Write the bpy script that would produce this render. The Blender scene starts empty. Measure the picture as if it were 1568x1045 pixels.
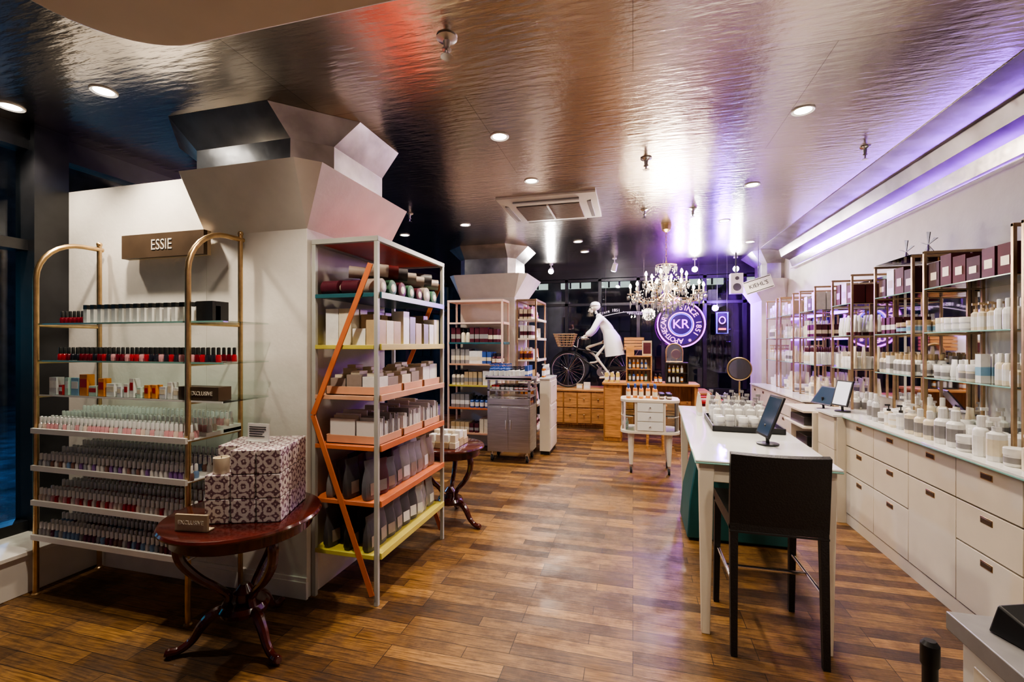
import bpy, math, random
from mathutils import Vector, Matrix
R=random.Random(7)
PI=math.pi
# ---------------------------------------------------------------- materials
def mat(name,col,rough=.5,metal=0,em=None,es=0,var=0,scale=6,bump=0,bscale=40,coat=0,trans=0,stretch=None,col2=None):
    m=bpy.data.materials.new(name); m.use_nodes=True
    nt=m.node_tree; b=nt.nodes['Principled BSDF']
    b.inputs['Base Color'].default_value=(*col,1); b.inputs['Roughness'].default_value=rough
    b.inputs['Metallic'].default_value=metal; b.inputs['Coat Weight'].default_value=coat
    b.inputs['Transmission Weight'].default_value=trans
    if em: b.inputs['Emission Color'].default_value=(*em,1); b.inputs['Emission Strength'].default_value=es
    if var or bump or col2:
        tc=nt.nodes.new('ShaderNodeTexCoord'); mp=nt.nodes.new('ShaderNodeMapping')
        nt.links.new(tc.outputs['Object'],mp.inputs[0])
        if stretch: mp.inputs['Scale'].default_value=stretch
    if var or col2:
        n=nt.nodes.new('ShaderNodeTexNoise'); n.inputs['Scale'].default_value=scale; n.inputs['Detail'].default_value=5
        nt.links.new(mp.outputs[0],n.inputs['Vector'])
        mx=nt.nodes.new('ShaderNodeMix'); mx.data_type='RGBA'
        c2=col2 if col2 else tuple(min(1,c*(1+var)) for c in col)
        c1=col if col2 else tuple(c*(1-var) for c in col)
        mx.inputs[6].default_value=(*c1,1); mx.inputs[7].default_value=(*c2,1)
        rp=nt.nodes.new('ShaderNodeMapRange'); rp.inputs[1].default_value=.35; rp.inputs[2].default_value=.65
        nt.links.new(n.outputs['Fac'],rp.inputs[0]); nt.links.new(rp.outputs[0],mx.inputs[0]); nt.links.new(mx.outputs[2],b.inputs['Base Color'])
    if bump:
        n2=nt.nodes.new('ShaderNodeTexNoise'); n2.inputs['Scale'].default_value=bscale
        nt.links.new(mp.outputs[0],n2.inputs['Vector'])
        bp=nt.nodes.new('ShaderNodeBump'); bp.inputs['Strength'].default_value=bump; bp.inputs['Distance'].default_value=.01
        nt.links.new(n2.outputs['Fac'],bp.inputs['Height']); nt.links.new(bp.outputs[0],b.inputs['Normal'])
    return m
def glassmat(name,tint,refl=.12,rough=.02,milk=0):
    m=bpy.data.materials.new(name); m.use_nodes=True; nt=m.node_tree; nt.nodes.clear()
    o=nt.nodes.new('ShaderNodeOutputMaterial'); mx=nt.nodes.new('ShaderNodeMixShader')
    t=nt.nodes.new('ShaderNodeBsdfTransparent'); t.inputs[0].default_value=(*tint,1)
    g=nt.nodes.new('ShaderNodeBsdfGlossy'); g.inputs['Roughness'].default_value=rough
    lw=nt.nodes.new('ShaderNodeLayerWeight'); lw.inputs['Blend'].default_value=refl
    a=nt.nodes.new('ShaderNodeMath'); a.operation='ADD'; a.inputs[1].default_value=refl*.5; a.use_clamp=True
    nt.links.new(lw.outputs['Fresnel'],a.inputs[0]); nt.links.new(a.outputs[0],mx.inputs[0])
    nt.links.new(t.outputs[0],mx.inputs[1]); nt.links.new(g.outputs[0],mx.inputs[2])
    last=mx
    if milk:
        tr=nt.nodes.new('ShaderNodeBsdfTranslucent'); tr.inputs[0].default_value=(.95,.92,.88,1); df=nt.nodes.new('ShaderNodeBsdfDiffuse'); df.inputs[0].default_value=(.9,.87,.83,1)
        m1=nt.nodes.new('ShaderNodeMixShader'); nt.links.new(tr.outputs[0],m1.inputs[1]); nt.links.new(df.outputs[0],m1.inputs[2])
        m2=nt.nodes.new('ShaderNodeMixShader'); m2.inputs[0].default_value=milk; nt.links.new(mx.outputs[0],m2.inputs[1]); nt.links.new(m1.outputs[0],m2.inputs[2]); last=m2
    nt.links.new(last.outputs[0],o.inputs[0])
    return m
WHITE=mat('white_paint',(.74,.71,.66),.45,var=.04,bump=.05)
WALLW=mat('warm_white_wall',(.66,.62,.56),.6,var=.05,bump=.08)
CREAM=mat('cream_lacquer',(.72,.65,.53),.3,var=.03)
GWHITE=mat('white_gloss',(.82,.82,.78),.12,coat=.3,var=.02)
GEDGE=mat('green_glass_edge',(.25,.50,.44),.1)
BLACK=mat('black_satin',(.012,.012,.013),.4,var=.2)
BFRAME=mat('black_window_frame',(.016,.016,.018),.35,var=.3)
LEATHER=mat('black_leather',(.009,.008,.008),.42,bump=.25,bscale=120)
BRASS=mat('brushed_brass',(.60,.42,.22),.33,1,var=.12,scale=20)
CHAMP=mat('champagne_metal',(.44,.32,.19),.38,.85,var=.1,scale=20)
CHROME=mat('chrome',(.75,.75,.76),.15,1,var=.05)
STEEL=mat('stainless_steel',(.50,.50,.50),.28,1,var=.12,scale=4,stretch=(1,1,20),bump=.05)
SILVER=mat('silver_leaf',(.62,.61,.60),.32,1,var=.25,scale=4,bump=.25,bscale=10)
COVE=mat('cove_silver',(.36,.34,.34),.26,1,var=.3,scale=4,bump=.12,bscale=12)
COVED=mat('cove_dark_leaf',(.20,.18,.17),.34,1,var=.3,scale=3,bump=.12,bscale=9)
DSILVER=mat('dark_silver_leaf',(.48,.46,.44),.34,1,var=.35,scale=3,bump=.32,bscale=8)
MAHOG=mat('mahogany',(.065,.010,.007),.18,coat=.6,var=.35,scale=4,stretch=(1,8,1))
OAK=mat('honey_oak',(.46,.23,.075),.4,var=.3,scale=5,stretch=(1,1,9))
OAKD=mat('oak_panel',(.34,.16,.05),.4,var=.3,scale=5,stretch=(8,1,1))
ORANGE=mat('orange_enamel',(.60,.17,.06),.4,var=.08)
RED=mat('coral_red_enamel',(.62,.09,.05),.4,var=.08)
YELLOW=mat('yellow_enamel',(.58,.50,.09),.4,var=.08)
TEAL=mat('teal_enamel',(.03,.11,.13),.3,var=.08)
PEACH=mat('peach_enamel',(.66,.36,.22),.4,var=.06)
PINK=mat('pink_enamel',(.72,.50,.42),.4,var=.06)
GREYG=mat('grey_green_steel',(.42,.42,.38),.4,var=.06)
DTEAL=mat('dark_teal_upholstery',(.006,.075,.075),.5,var=.15)
TAN=mat('kraft_tan',(.50,.38,.24),.6,var=.12)
BRONZE=mat('bronze_sign',(.10,.065,.04),.45,.3,var=.15)
GLASS=glassmat('shelf_glass',(.90,.96,.94),.14)
WGLASS=glassmat('window_glass',(.85,.9,.92),.08)
CRYST=glassmat('crystal',(.97,.97,1),.6,.05,.11)
MIRROR=mat('mirror',(.70,.70,.73),.03,1)
LABEL=mat('paper_white',(.80,.79,.75),.55,var=.03)
INK=mat('ink_dark',(.02,.02,.02),.6)
SIGNT=mat('sign_text',(.80,.74,.62),.5)
BONE=mat('bone',(.62,.56,.44),.5,var=.1,scale=20)
COATW=mat('lab_coat_cotton',(.76,.75,.72),.8,bump=.3,bscale=25)
RUBBER=mat('rubber',(.02,.02,.02),.7)
WICKER=mat('wicker',(.32,.20,.10),.7,bump=.6,bscale=90,var=.3,scale=60)
BOXRED=mat('dark_red_carton',(.085,.006,.008),.65,var=.1,scale=20)
BOXPLUM=mat('plum_carton',(.05,.008,.014),.65,var=.1,scale=20)
BULB=mat('bulb',(1,.8,.5),em=(1,.80,.56),es=170)
LAMP=mat('lamp_face',(1,1,1),em=(1,.93,.84),es=45)
HOT=mat('spot_lens',(1,1,1),em=(1,.96,.92),es=900)
NBLUE=mat('neon_blue',(.1,.1,.6),em=(.10,.05,1),es=3.5)
NWHITE=mat('neon_pink',(.6,.3,.6),em=(1,.30,.85),es=3)
NVIOLET=mat('neon_violet',(.4,.1,.6),em=(.75,.08,1),es=4.5)
NRED=mat('neon_red',(1,.1,.1),em=(1,.06,.06),es=3)
VSTRIP=mat('added_violet_strip',(.5,.3,1),em=(.34,.06,1),es=10)  # glowing strips added to tint the far shelves violet
NDISC=mat('neon_backing',(.006,.004,.03),.3,em=(.10,.01,.36),es=.5)
SCREEN=mat('screen_lit',(.6,.6,.65),.2,em=(.8,.85,1),es=.6)
SCREEND=mat('screen_dark',(.03,.05,.08),.1,em=(.1,.2,.35),es=.08)
FACADE=mat('facade_brick',(.06,.055,.055),.8,var=.4,scale=3)
LITWIN=mat('lit_window',(.8,.8,.6),em=(.75,.85,.7),es=.9)
CYANWIN=mat('cyan_window',(.2,.6,.8),em=(.15,.55,.8),es=1.5)
ASPH=mat('wet_asphalt',(.08,.10,.13),.22,var=.6,scale=3,bump=.8,bscale=10)
SOFFIT=mat('cream_soffit',(.62,.52,.41),.5,var=.03)
C={}
def pc(k,col,rough=.35,metal=0):
    C[k]=mat('pack_'+k,col,rough,metal,var=.05,scale=30)
pc('white',(.78,.77,.74)); pc('cream',(.74,.66,.50)); pc('amber',(.45,.16,.03),.15); pc('blue',(.04,.10,.34)); pc('lblue',(.25,.44,.60))
pc('green',(.06,.15,.09)); pc('mint',(.55,.70,.60)); pc('red',(.45,.03,.03)); pc('plum',(.08,.014,.024)); pc('burg',(.11,.008,.010))
pc('pink',(.70,.35,.36)); pc('black',(.02,.02,.02)); pc('grey',(.26,.25,.25)); pc('silver',(.6,.6,.62),.3,.8); pc('brown',(.14,.07,.045))
pc('tan',(.50,.37,.21)); pc('orange',(.70,.26,.05)); pc('yellow',(.66,.53,.14)); pc('purple',(.20,.09,.32)); pc('clear',(.66,.66,.68),.15); pc('dgrey',(.07,.066,.07))
pc('slate',(.13,.13,.15),.3); pc('taupe',(.32,.26,.22))
def giftmat():
    m=bpy.data.materials.new('gift_box_print'); m.use_nodes=True; nt=m.node_tree; b=nt.nodes['Principled BSDF']; b.inputs['Roughness'].default_value=.5
    tc=nt.nodes.new('ShaderNodeTexCoord'); v=nt.nodes.new('ShaderNodeTexVoronoi'); v.inputs['Scale'].default_value=1/.0577; v.inputs['Randomness'].default_value=0
    nt.links.new(tc.outputs['Object'],v.inputs['Vector'])
    n=nt.nodes.new('ShaderNodeTexNoise'); n.inputs['Scale'].default_value=100; nt.links.new(tc.outputs['Object'],n.inputs['Vector'])
    w=nt.nodes.new('ShaderNodeMath'); w.operation='MULTIPLY'; w.inputs[1].default_value=15
    n2=nt.nodes.new('ShaderNodeMath'); n2.operation='MULTIPLY'; n2.inputs[1].default_value=5; nt.links.new(n.outputs['Fac'],n2.inputs[0])
    s=nt.nodes.new('ShaderNodeMath'); s.operation='SINE'; ad=nt.nodes.new('ShaderNodeMath'); ad.operation='ADD'
    nt.links.new(v.outputs['Distance'],w.inputs[0]); nt.links.new(w.outputs[0],ad.inputs[0]); nt.links.new(n2.outputs[0],ad.inputs[1]); nt.links.new(ad.outputs[0],s.inputs[0])
    mr=nt.nodes.new('ShaderNodeMapRange'); mr.inputs[1].default_value=-1; mr.inputs[2].default_value=1; nt.links.new(s.outputs[0],mr.inputs[0])
    r=nt.nodes.new('ShaderNodeValToRGB'); r.color_ramp.interpolation='CONSTANT'
    r.color_ramp.elements[0].color=(.17,.09,.11,1); r.color_ramp.elements[1].position=.40; r.color_ramp.elements[1].color=(.64,.58,.55,1)
    e=r.color_ramp.elements.new(.22); e.color=(.42,.32,.33,1)
    nt.links.new(mr.outputs[0],r.inputs[0]); nt.links.new(r.outputs[0],b.inputs['Base Color']); return m
GIFT=giftmat()
def floormat():
    m=bpy.data.materials.new('oak_strip_floor'); m.use_nodes=True; nt=m.node_tree; b=nt.nodes['Principled BSDF']
    tc=nt.nodes.new('ShaderNodeTexCoord'); br=nt.nodes.new('ShaderNodeTexBrick')
    nt.links.new(tc.outputs['Object'],br.inputs['Vector'])
    br.offset=.37; br.offset_frequency=3
    for k,v in {'Scale':1,'Mortar Size':.0017,'Mortar Smooth':.3,'Brick Width':.58,'Row Height':.085,'Bias':-.1}.items(): br.inputs[k].default_value=v
    br.inputs['Color1'].default_value=(.085,.038,.012,1); br.inputs['Color2'].default_value=(.37,.195,.062,1); br.inputs['Mortar'].default_value=(.012,.006,.003,1)
    mp=nt.nodes.new('ShaderNodeMapping'); mp.inputs['Scale'].default_value=(3,40,1); nt.links.new(tc.outputs['Object'],mp.inputs[0])
    n=nt.nodes.new('ShaderNodeTexNoise'); n.inputs['Scale'].default_value=2.6; n.inputs['Detail'].default_value=9; nt.links.new(mp.outputs[0],n.inputs['Vector'])
    cr=nt.nodes.new('ShaderNodeValToRGB'); cr.color_ramp.elements[0].position=.33; cr.color_ramp.elements[0].color=(.38,.34,.30,1); cr.color_ramp.elements[1].position=.62; cr.color_ramp.elements[1].color=(1.15,1.15,1.15,1)
    nt.links.new(n.outputs['Fac'],cr.inputs[0])
    mx=nt.nodes.new('ShaderNodeMix'); mx.data_type='RGBA'; mx.blend_type='MULTIPLY'; mx.inputs[0].default_value=.9
    nt.links.new(br.outputs['Color'],mx.inputs[6]); nt.links.new(cr.outputs[0],mx.inputs[7])
    n3=nt.nodes.new('ShaderNodeTexNoise'); n3.inputs['Scale'].default_value=3.2; n3.inputs['Detail'].default_value=11; n3.inputs['Roughness'].default_value=.74; nt.links.new(tc.outputs['Object'],n3.inputs['Vector'])
    cr3=nt.nodes.new('ShaderNodeValToRGB'); cr3.color_ramp.elements[0].position=.40; cr3.color_ramp.elements[0].color=(.40,.36,.32,1); cr3.color_ramp.elements[1].position=.57; cr3.color_ramp.elements[1].color=(1,1,1,1)
    nt.links.new(n3.outputs['Fac'],cr3.inputs[0])
    mx2=nt.nodes.new('ShaderNodeMix'); mx2.data_type='RGBA'; mx2.blend_type='MULTIPLY'; mx2.inputs[0].default_value=.8
    nt.links.new(mx.outputs[2],mx2.inputs[6]); nt.links.new(cr3.outputs[0],mx2.inputs[7]); nt.links.new(mx2.outputs[2],b.inputs['Base Color'])
    rr=nt.nodes.new('ShaderNodeMapRange'); rr.inputs[1].default_value=.38; rr.inputs[2].default_value=.62; rr.inputs[3].default_value=.58; rr.inputs[4].default_value=.30; nt.links.new(n3.outputs['Fac'],rr.inputs[0]); nt.links.new(rr.outputs[0],b.inputs['Roughness'])
    bp=nt.nodes.new('ShaderNodeBump'); bp.inputs['Strength'].default_value=.6; bp.inputs['Distance'].default_value=.003; bp.invert=True
    nt.links.new(br.outputs['Fac'],bp.inputs['Height'])
    bp2=nt.nodes.new('ShaderNodeBump'); bp2.inputs['Strength'].default_value=.3; bp2.inputs['Distance'].default_value=.005
    nt.links.new(n.outputs['Fac'],bp2.inputs['Height']); nt.links.new(bp.outputs[0],bp2.inputs['Normal']); nt.links.new(bp2.outputs[0],b.inputs['Normal']); return m
def ceilmat():
    m=bpy.data.materials.new('metal_leaf_ceiling'); m.use_nodes=True; nt=m.node_tree; b=nt.nodes['Principled BSDF']; b.inputs['Metallic'].default_value=1
    tc=nt.nodes.new('ShaderNodeTexCoord')
    n=nt.nodes.new('ShaderNodeTexNoise'); n.inputs['Scale'].default_value=.6; n.inputs['Detail'].default_value=2; nt.links.new(tc.outputs['Object'],n.inputs['Vector'])
    cr=nt.nodes.new('ShaderNodeValToRGB'); cr.color_ramp.elements[0].position=.36; cr.color_ramp.elements[0].color=(.50,.48,.46,1); cr.color_ramp.elements[1].position=.64; cr.color_ramp.elements[1].color=(.74,.67,.60,1)
    nt.links.new(n.outputs['Fac'],cr.inputs[0])
    br=nt.nodes.new('ShaderNodeTexBrick'); br.offset=.5
    for k,v in {'Scale':1,'Mortar Size':.0015,'Brick Width':1.9,'Row Height':1.25}.items(): br.inputs[k].default_value=v
    br.inputs['Color1'].default_value=(1,1,1,1); br.inputs['Color2'].default_value=(.88,.88,.88,1); br.inputs['Mortar'].default_value=(.35,.35,.35,1)
    nt.links.new(tc.outputs['Object'],br.inputs['Vector'])
    mx=nt.nodes.new('ShaderNodeMix'); mx.data_type='RGBA'; mx.blend_type='MULTIPLY'; mx.inputs[0].default_value=1
    nt.links.new(cr.outputs[0],mx.inputs[6]); nt.links.new(br.outputs['Color'],mx.inputs[7]); nt.links.new(mx.outputs[2],b.inputs['Base Color'])
    mp=nt.nodes.new('ShaderNodeMapping'); mp.inputs['Scale'].default_value=(3.5,17,1); nt.links.new(tc.outputs['Object'],mp.inputs[0])
    n2=nt.nodes.new('ShaderNodeTexNoise'); n2.inputs['Scale'].default_value=1.7; n2.inputs['Detail'].default_value=3; nt.links.new(mp.outputs[0],n2.inputs['Vector'])
    bp=nt.nodes.new('ShaderNodeBump'); bp.inputs['Strength'].default_value=.45; bp.inputs['Distance'].default_value=.008
    nt.links.new(n2.outputs['Fac'],bp.inputs['Height'])
    n4=nt.nodes.new('ShaderNodeTexNoise'); n4.inputs['Scale'].default_value=12; n4.inputs['Detail'].default_value=4; n4.inputs['Roughness'].default_value=.55; nt.links.new(tc.outputs['Object'],n4.inputs['Vector'])
    bp2=nt.nodes.new('ShaderNodeBump'); bp2.inputs['Strength'].default_value=.24; bp2.inputs['Distance'].default_value=.007
    nt.links.new(n4.outputs['Fac'],bp2.inputs['Height']); nt.links.new(bp.outputs[0],bp2.inputs['Normal']); nt.links.new(bp2.outputs[0],b.inputs['Normal'])
    rr=nt.nodes.new('ShaderNodeMapRange'); rr.inputs[1].default_value=.3; rr.inputs[2].default_value=.7; rr.inputs[3].default_value=.18; rr.inputs[4].default_value=.27; nt.links.new(n.outputs['Fac'],rr.inputs[0]); nt.links.new(rr.outputs[0],b.inputs['Roughness'])
    return m
FLOOR=floormat(); CEIL=ceilmat()
# ---------------------------------------------------------------- mesh builder
class M:
    def __init__(s,name): s.n=name; s.v=[]; s.f=[]; s.fm=[]; s.mats=[]; s.T=None
    def mi(s,m):
        if m not in s.mats: s.mats.append(m)
        return s.mats.index(m)
    def add(s,vs,fs,m):
        o=len(s.v); k=s.mi(m)
        if s.T is not None: vs=[tuple(s.T@Vector(p)) for p in vs]
        s.v+=[tuple(p) for p in vs]; s.f+=[tuple(i+o for i in f) for f in fs]; s.fm+=[k]*len(fs)
    def box(s,x0,x1,y0,y1,z0,z1,m,rz=0):
        vs=[(x0,y0,z0),(x1,y0,z0),(x1,y1,z0),(x0,y1,z0),(x0,y0,z1),(x1,y0,z1),(x1,y1,z1),(x0,y1,z1)]
        if rz:
            cx,cy=(x0+x1)/2,(y0+y1)/2; c,q=math.cos(rz),math.sin(rz)
            vs=[(cx+(x-cx)*c-(y-cy)*q,cy+(x-cx)*q+(y-cy)*c,z) for x,y,z in vs]
        s.add(vs,[(0,3,2,1),(4,5,6,7),(0,1,5,4),(1,2,6,5),(2,3,7,6),(3,0,4,7)],m)
    def loft(s,rings,m,cap=True,closed=False):
        n=len(rings[0]); vs=[p for r in rings for p in r]; fs=[]
        L=len(rings)
        for i in range(L if closed else L-1):
            a=i*n; b=((i+1)%L)*n
            for j in range(n): fs.append((a+j,a+(j+1)%n,b+(j+1)%n,b+j))
        if cap and not closed: fs.append(tuple(range(n-1,-1,-1))); fs.append(tuple((L-1)*n+j for j in range(n)))
        s.add(vs,fs,m)
    def tube(s,pts,r,m,n=8,closed=False,cap=True):
        pts=[Vector(p) for p in pts]; L=len(pts); rr=r if isinstance(r,(list,tuple)) else [r]*L
        rings=[]; up=None
        for i,p in enumerate(pts):
            if closed: t=pts[(i+1)%L]-pts[i-1]
            else: t=pts[min(i+1,L-1)]-pts[max(i-1,0)]
            t.normalize()
            if up is None:
                up=Vector((0,0,1)) if abs(t.z)<.9 else Vector((1,0,0))
            u=(up-t*up.dot(t)).normalized(); w=t.cross(u); up=u
            rings.append([p+(u*math.cos(2*PI*j/n)+w*math.sin(2*PI*j/n))*rr[i] for j in range(n)])
        s.loft(rings,m,cap,closed)
    def cyl(s,p0,p1,r0,r1,m,n=12): s.tube([p0,p1],[r0,r1],m,n)
    def beam(s,p0,p1,w,t,m,side=(0,1,0)):
        p0,p1=Vector(p0),Vector(p1); d=(p1-p0).normalized(); a=Vector(side); a=(a-d*a.dot(d)).normalized(); b=d.cross(a)
        q=[a*(t/2)+b*(w/2),a*(-t/2)+b*(w/2),a*(-t/2)-b*(w/2),a*(t/2)-b*(w/2)]
        s.loft([[p0+k for k in q],[p1+k for k in q]],m)
    def lathe(s,prof,c,m,n=16):
        rings=[[(c[0]+r*math.cos(2*PI*j/n),c[1]+r*math.sin(2*PI*j/n),c[2]+z) for j in range(n)] for r,z in prof]
        s.loft(rings,m)
    def sph(s,c,r,m,n=12,sc=(1,1,1)):
        k=n//2; rings=[]
        for i in range(1,k):
            a=PI*i/k
            rings.append([(c[0]+sc[0]*r*math.sin(a)*math.cos(2*PI*j/n),c[1]+sc[1]*r*math.sin(a)*math.sin(2*PI*j/n),c[2]-sc[2]*r*math.cos(a)) for j in range(n)])
        s.loft(rings,m)
    def octa(s,c,r,h,m):
        x,y,z=c; s.add([(x+r,y,z),(x,y+r,z),(x-r,y,z),(x,y-r,z),(x,y,z+h*.35),(x,y,z-h*.65)],[(0,1,4),(1,2,4),(2,3,4),(3,0,4),(1,0,5),(2,1,5),(3,2,5),(0,3,5)],m)
    def text(s,st,size,MT,m,ext=.002):
        cu=bpy.data.curves.new('t','FONT'); cu.body=st; cu.size=size; cu.align_x='CENTER'; cu.align_y='CENTER'; cu.extrude=ext; cu.resolution_u=3
        ob=bpy.data.objects.new('t',cu); bpy.context.scene.collection.objects.link(ob)
        dg=bpy.context.evaluated_depsgraph_get(); dg.update()
        me=bpy.data.meshes.new_from_object(ob.evaluated_get(dg))
        s.add([tuple(MT@v.co) for v in me.vertices],[tuple(p.vertices) for p in me.polygons],m)
        bpy.data.objects.remove(ob); bpy.data.curves.remove(cu); bpy.data.meshes.remove(me)
    def done(s,bev=0,parent=None,seg=2,ang=32):
        me=bpy.data.meshes.new(s.n); me.from_pydata(s.v,[],s.f)
        for m in s.mats: me.materials.append(m)
        me.polygons.foreach_set('material_index',s.fm); me.polygons.foreach_set('use_smooth',[True]*len(s.f))
        me.update(); me.set_sharp_from_angle(angle=math.radians(ang))
        ob=bpy.data.objects.new(s.n,me); bpy.context.scene.collection.objects.link(ob)
        if bev:
            b=ob.modifiers.new('b','BEVEL'); b.width=bev; b.segments=seg; b.limit_method='ANGLE'; b.angle_limit=math.radians(40); b.harden_normals=False
        if parent: ob.parent=parent
        return ob
def empty(n,loc=(0,0,0)):
    e=bpy.data.objects.new(n,None); bpy.context.scene.collection.objects.link(e); e.location=loc; return e
RX=Matrix.Rotation(PI/2,4,'X')
def T(x,y,z): return Matrix.Translation((x,y,z))
def oct_ring(x0,x1,y0,y1,ch,z):
    return [(x0+ch,y0,z),(x1-ch,y0,z),(x1,y0+ch,z),(x1,y1-ch,z),(x1-ch,y1,z),(x0+ch,y1,z),(x0,y1-ch,z),(x0,y0+ch,z)]
def arc(c,r,a0,a1,n,plane='xz'):
    out=[]
    for i in range(n+1):
        a=a0+(a1-a0)*i/n; u,v=r*math.cos(a),r*math.sin(a)
        out.append((c[0]+u,c[1],c[2]+v) if plane=='xz' else ((c[0],c[1]+u,c[2]+v) if plane=='yz' else (c[0]+u,c[1]+v,c[2])))
    return out
# ---------------------------------------------------------------- packaging
def bottle(m,x,y,z,h,r,b,cap,lab=None,n=10):
    m.lathe([(r*.95,0),(r,.01),(r,.62*h),(r*.75,.69*h),(r*.42,.72*h)],(x,y,z),b,n)
    m.lathe([(r*.5,.72*h),(r*.5,h*.98),(r*.4,h)],(x,y,z),cap,n)
    if lab: m.lathe([(r*1.02,.15*h),(r*1.02,.5*h)],(x,y,z),lab,n)
def pump(m,x,y,z,h,r,b,cap,lab=None,n=10):
    m.lathe([(r,0),(r,.62*h),(r*.5,.68*h)],(x,y,z),b,n); m.lathe([(r*.5,.68*h),(r*.5,.78*h),(r*.15,.79*h),(r*.15,.93*h)],(x,y,z),cap,8)
    m.box(x-r*.9,x+r*.3,y-r*.2,y+r*.2,z+.92*h,z+h,cap)
    if lab: m.lathe([(r*1.02,.12*h),(r*1.02,.5*h)],(x,y,z),lab,n)
def jar(m,x,y,z,h,r,b,cap,lab=None,n=14):
    m.lathe([(r*.9,0),(r,.1*h),(r,.62*h)],(x,y,z),b,n); m.lathe([(r*1.05,.62*h),(r*1.05,.97*h),(r,h)],(x,y,z),cap,n)
    if lab: m.lathe([(r*1.01,.18*h),(r*1.01,.5*h)],(x,y,z),lab,n)
def tubep(m,x,y,z,h,r,b,cap,lab=None,n=10):
    m.lathe([(r*.75,0),(r*.75,.16*h)],(x,y,z),cap,n)
    rings=[]
    for t,ax,ay in ((.16,.85,.85),(.35,1,.8),(.7,1.05,.5),(1,1.1,.08)):
        rings.append([(x+ay*r*math.cos(2*PI*j/n),y+ax*r*math.sin(2*PI*j/n),z+t*h) for j in range(n)])
    m.loft(rings,b)
def carton(m,x,y,z,h,r,b,cap,lab=None):
    a=R.uniform(-.12,.12); m.box(x-r,x+r,y-r*.9,y+r*.9,z,z+h,b,a); m.box(x-r*1.01,x+r*1.01,y-r*.91,y+r*.91,z+h*.25,z+h*.55,lab or cap,a)
def pouch(m,x,y,z,h,w,b,lab,ang=0):
    n=12; rings=[]; c,q=math.cos(ang),math.sin(ang)
    for t,ax,ay in ((0,.42,.20),(.1,.5,.24),(.4,.5,.21),(.62,.47,.12),(.8,.40,.04),(.86,.42,.022),(1,.46,.018)):
        ring=[]
        for j in range(n):
            a=2*PI*j/n; u=math.copysign(abs(math.cos(a))**.6,math.cos(a))*ax*w; v=math.copysign(abs(math.sin(a))**.6,math.sin(a))*ay*w
            ring.append((x+u*c-v*q,y+u*q+v*c,z+t*h))
        rings.append(ring)
    m.loft(rings,b)
    if lab:
        def P(u,v,t): return (x+u*w*c-v*w*q,y+u*w*q+v*w*c,z+t*h)
        for s in (-1,1):
            m.add([P(-.26,s*.245,.12),P(.26,s*.245,.12),P(.26,s*.222,.42),P(-.26,s*.222,.42)],[(0,1,2,3)],lab)
KD={'bottle':bottle,'pump':pump,'jar':jar,'tube':tubep,'carton':carton}
def fill(m,x0,x1,y0,y1,z,kinds,bodies,caps,labs=('white',),step=.07,hr=(.1,.17),rr=(.018,.026),along='y',dens=.93,run=(2,5)):
    a0,a1,b0,b1=(y0,y1,x0,x1) if along=='y' else (x0,x1,y0,y1)
    a=a0+step/2; left=0
    while a<a1-step*.4:
        if left<=0:
            left=R.randint(*run); k=R.choice(kinds); b=R.choice(bodies); cp=R.choice(caps); lb=R.choice(labs); h=R.uniform(*hr); r=R.uniform(*rr)
            if k=='jar': h*=.5; r*=1.25
        bb=b0+step/2
        while bb<b1-step*.35:
            if R.random()<dens:
                ja=a+R.uniform(-.004,.004); jb=bb+R.uniform(-.006,.006)
                x,y=(jb,ja) if along=='y' else (ja,jb)
                KD[k](m,x,y,z,h,r,C[b],C[cp],C[lb] if lb else None)
            bb+=step
        a+=step*R.uniform(.92,1.1); left-=1
# ================================================================= ROOM
H=2.95; XL=-3.9; XR=2.3; YF=9.0; YB=-2.6
m=M('floor'); m.box(XL,XR,YB,YF,-.06,0,FLOOR); m.done()
m=M('ceiling'); m.box(XL-.1,XR+.1,YB-.1,YF+.1,H,H+.1,CEIL); m.done()
m=M('wall_right'); m.box(XR,XR+.1,YB,YF+.1,0,H,WALLW); m.done()
m=M('wall_back'); m.box(XL-.1,XR+.1,YB-.1,YB,0,H,WALLW); m.done()
m=M('wall_left')
m.box(XL-.1,XL,YB,YF,0,.22,WHITE); m.box(XL-.1,XL,YB,YF,2.85,H,BFRAME); m.done()
m=M('trim_1'); m.box(XL,-3.52,YB,2.28,0,.235,WHITE); m.box(XL,-3.49,YB,2.28,.235,.262,WHITE); m.done(bev=.004)
m=M('window_1')
for y in (-2.4,-1.1,.2,1.2,2.15,3.4,4.7,6.0,7.3,8.75): m.box(XL-.09,XL+.05,y-.06,y+.06,.262,2.85,BFRAME)
for z in (.262,2.12,2.79): m.box(XL-.09,XL+.03,YB,YF,z,z+.07,BFRAME)
m.box(XL-.05,XL-.04,YB,YF,.262,2.85,WGLASS)
m.box(XL+.05,XL+.09,2.09,2.28,.262,2.95,BFRAME)
m.done()
m=M('wall_front'); m.box(XL,XR,YF,YF+.12,0,.66,BFRAME); m.box(XL,XR,YF-.02,YF+.12,2.78,H,BFRAME); m.done()
m=M('window_2')
for x in (-3.85,-3.1,-2.2,-1.27,-.62,.1,.55,1.28,1.95,2.26): m.box(x-.03,x+.03,YF-.01,YF+.08,.66,2.78,BFRAME)
for z in (.66,2.27,2.74): m.box(XL,XR,YF-.01,YF+.08,z-.025,z+.025,BFRAME)
m.box(XL,XR,YF+.04,YF+.05,.66,2.78,WGLASS); m.done()
m=M('street'); m.box(-22,16,-12,30,-.3,-.12,ASPH); m.done()
m=M('building_facade')
m.box(-16,12,17,18,-.12,9,FACADE)
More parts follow.
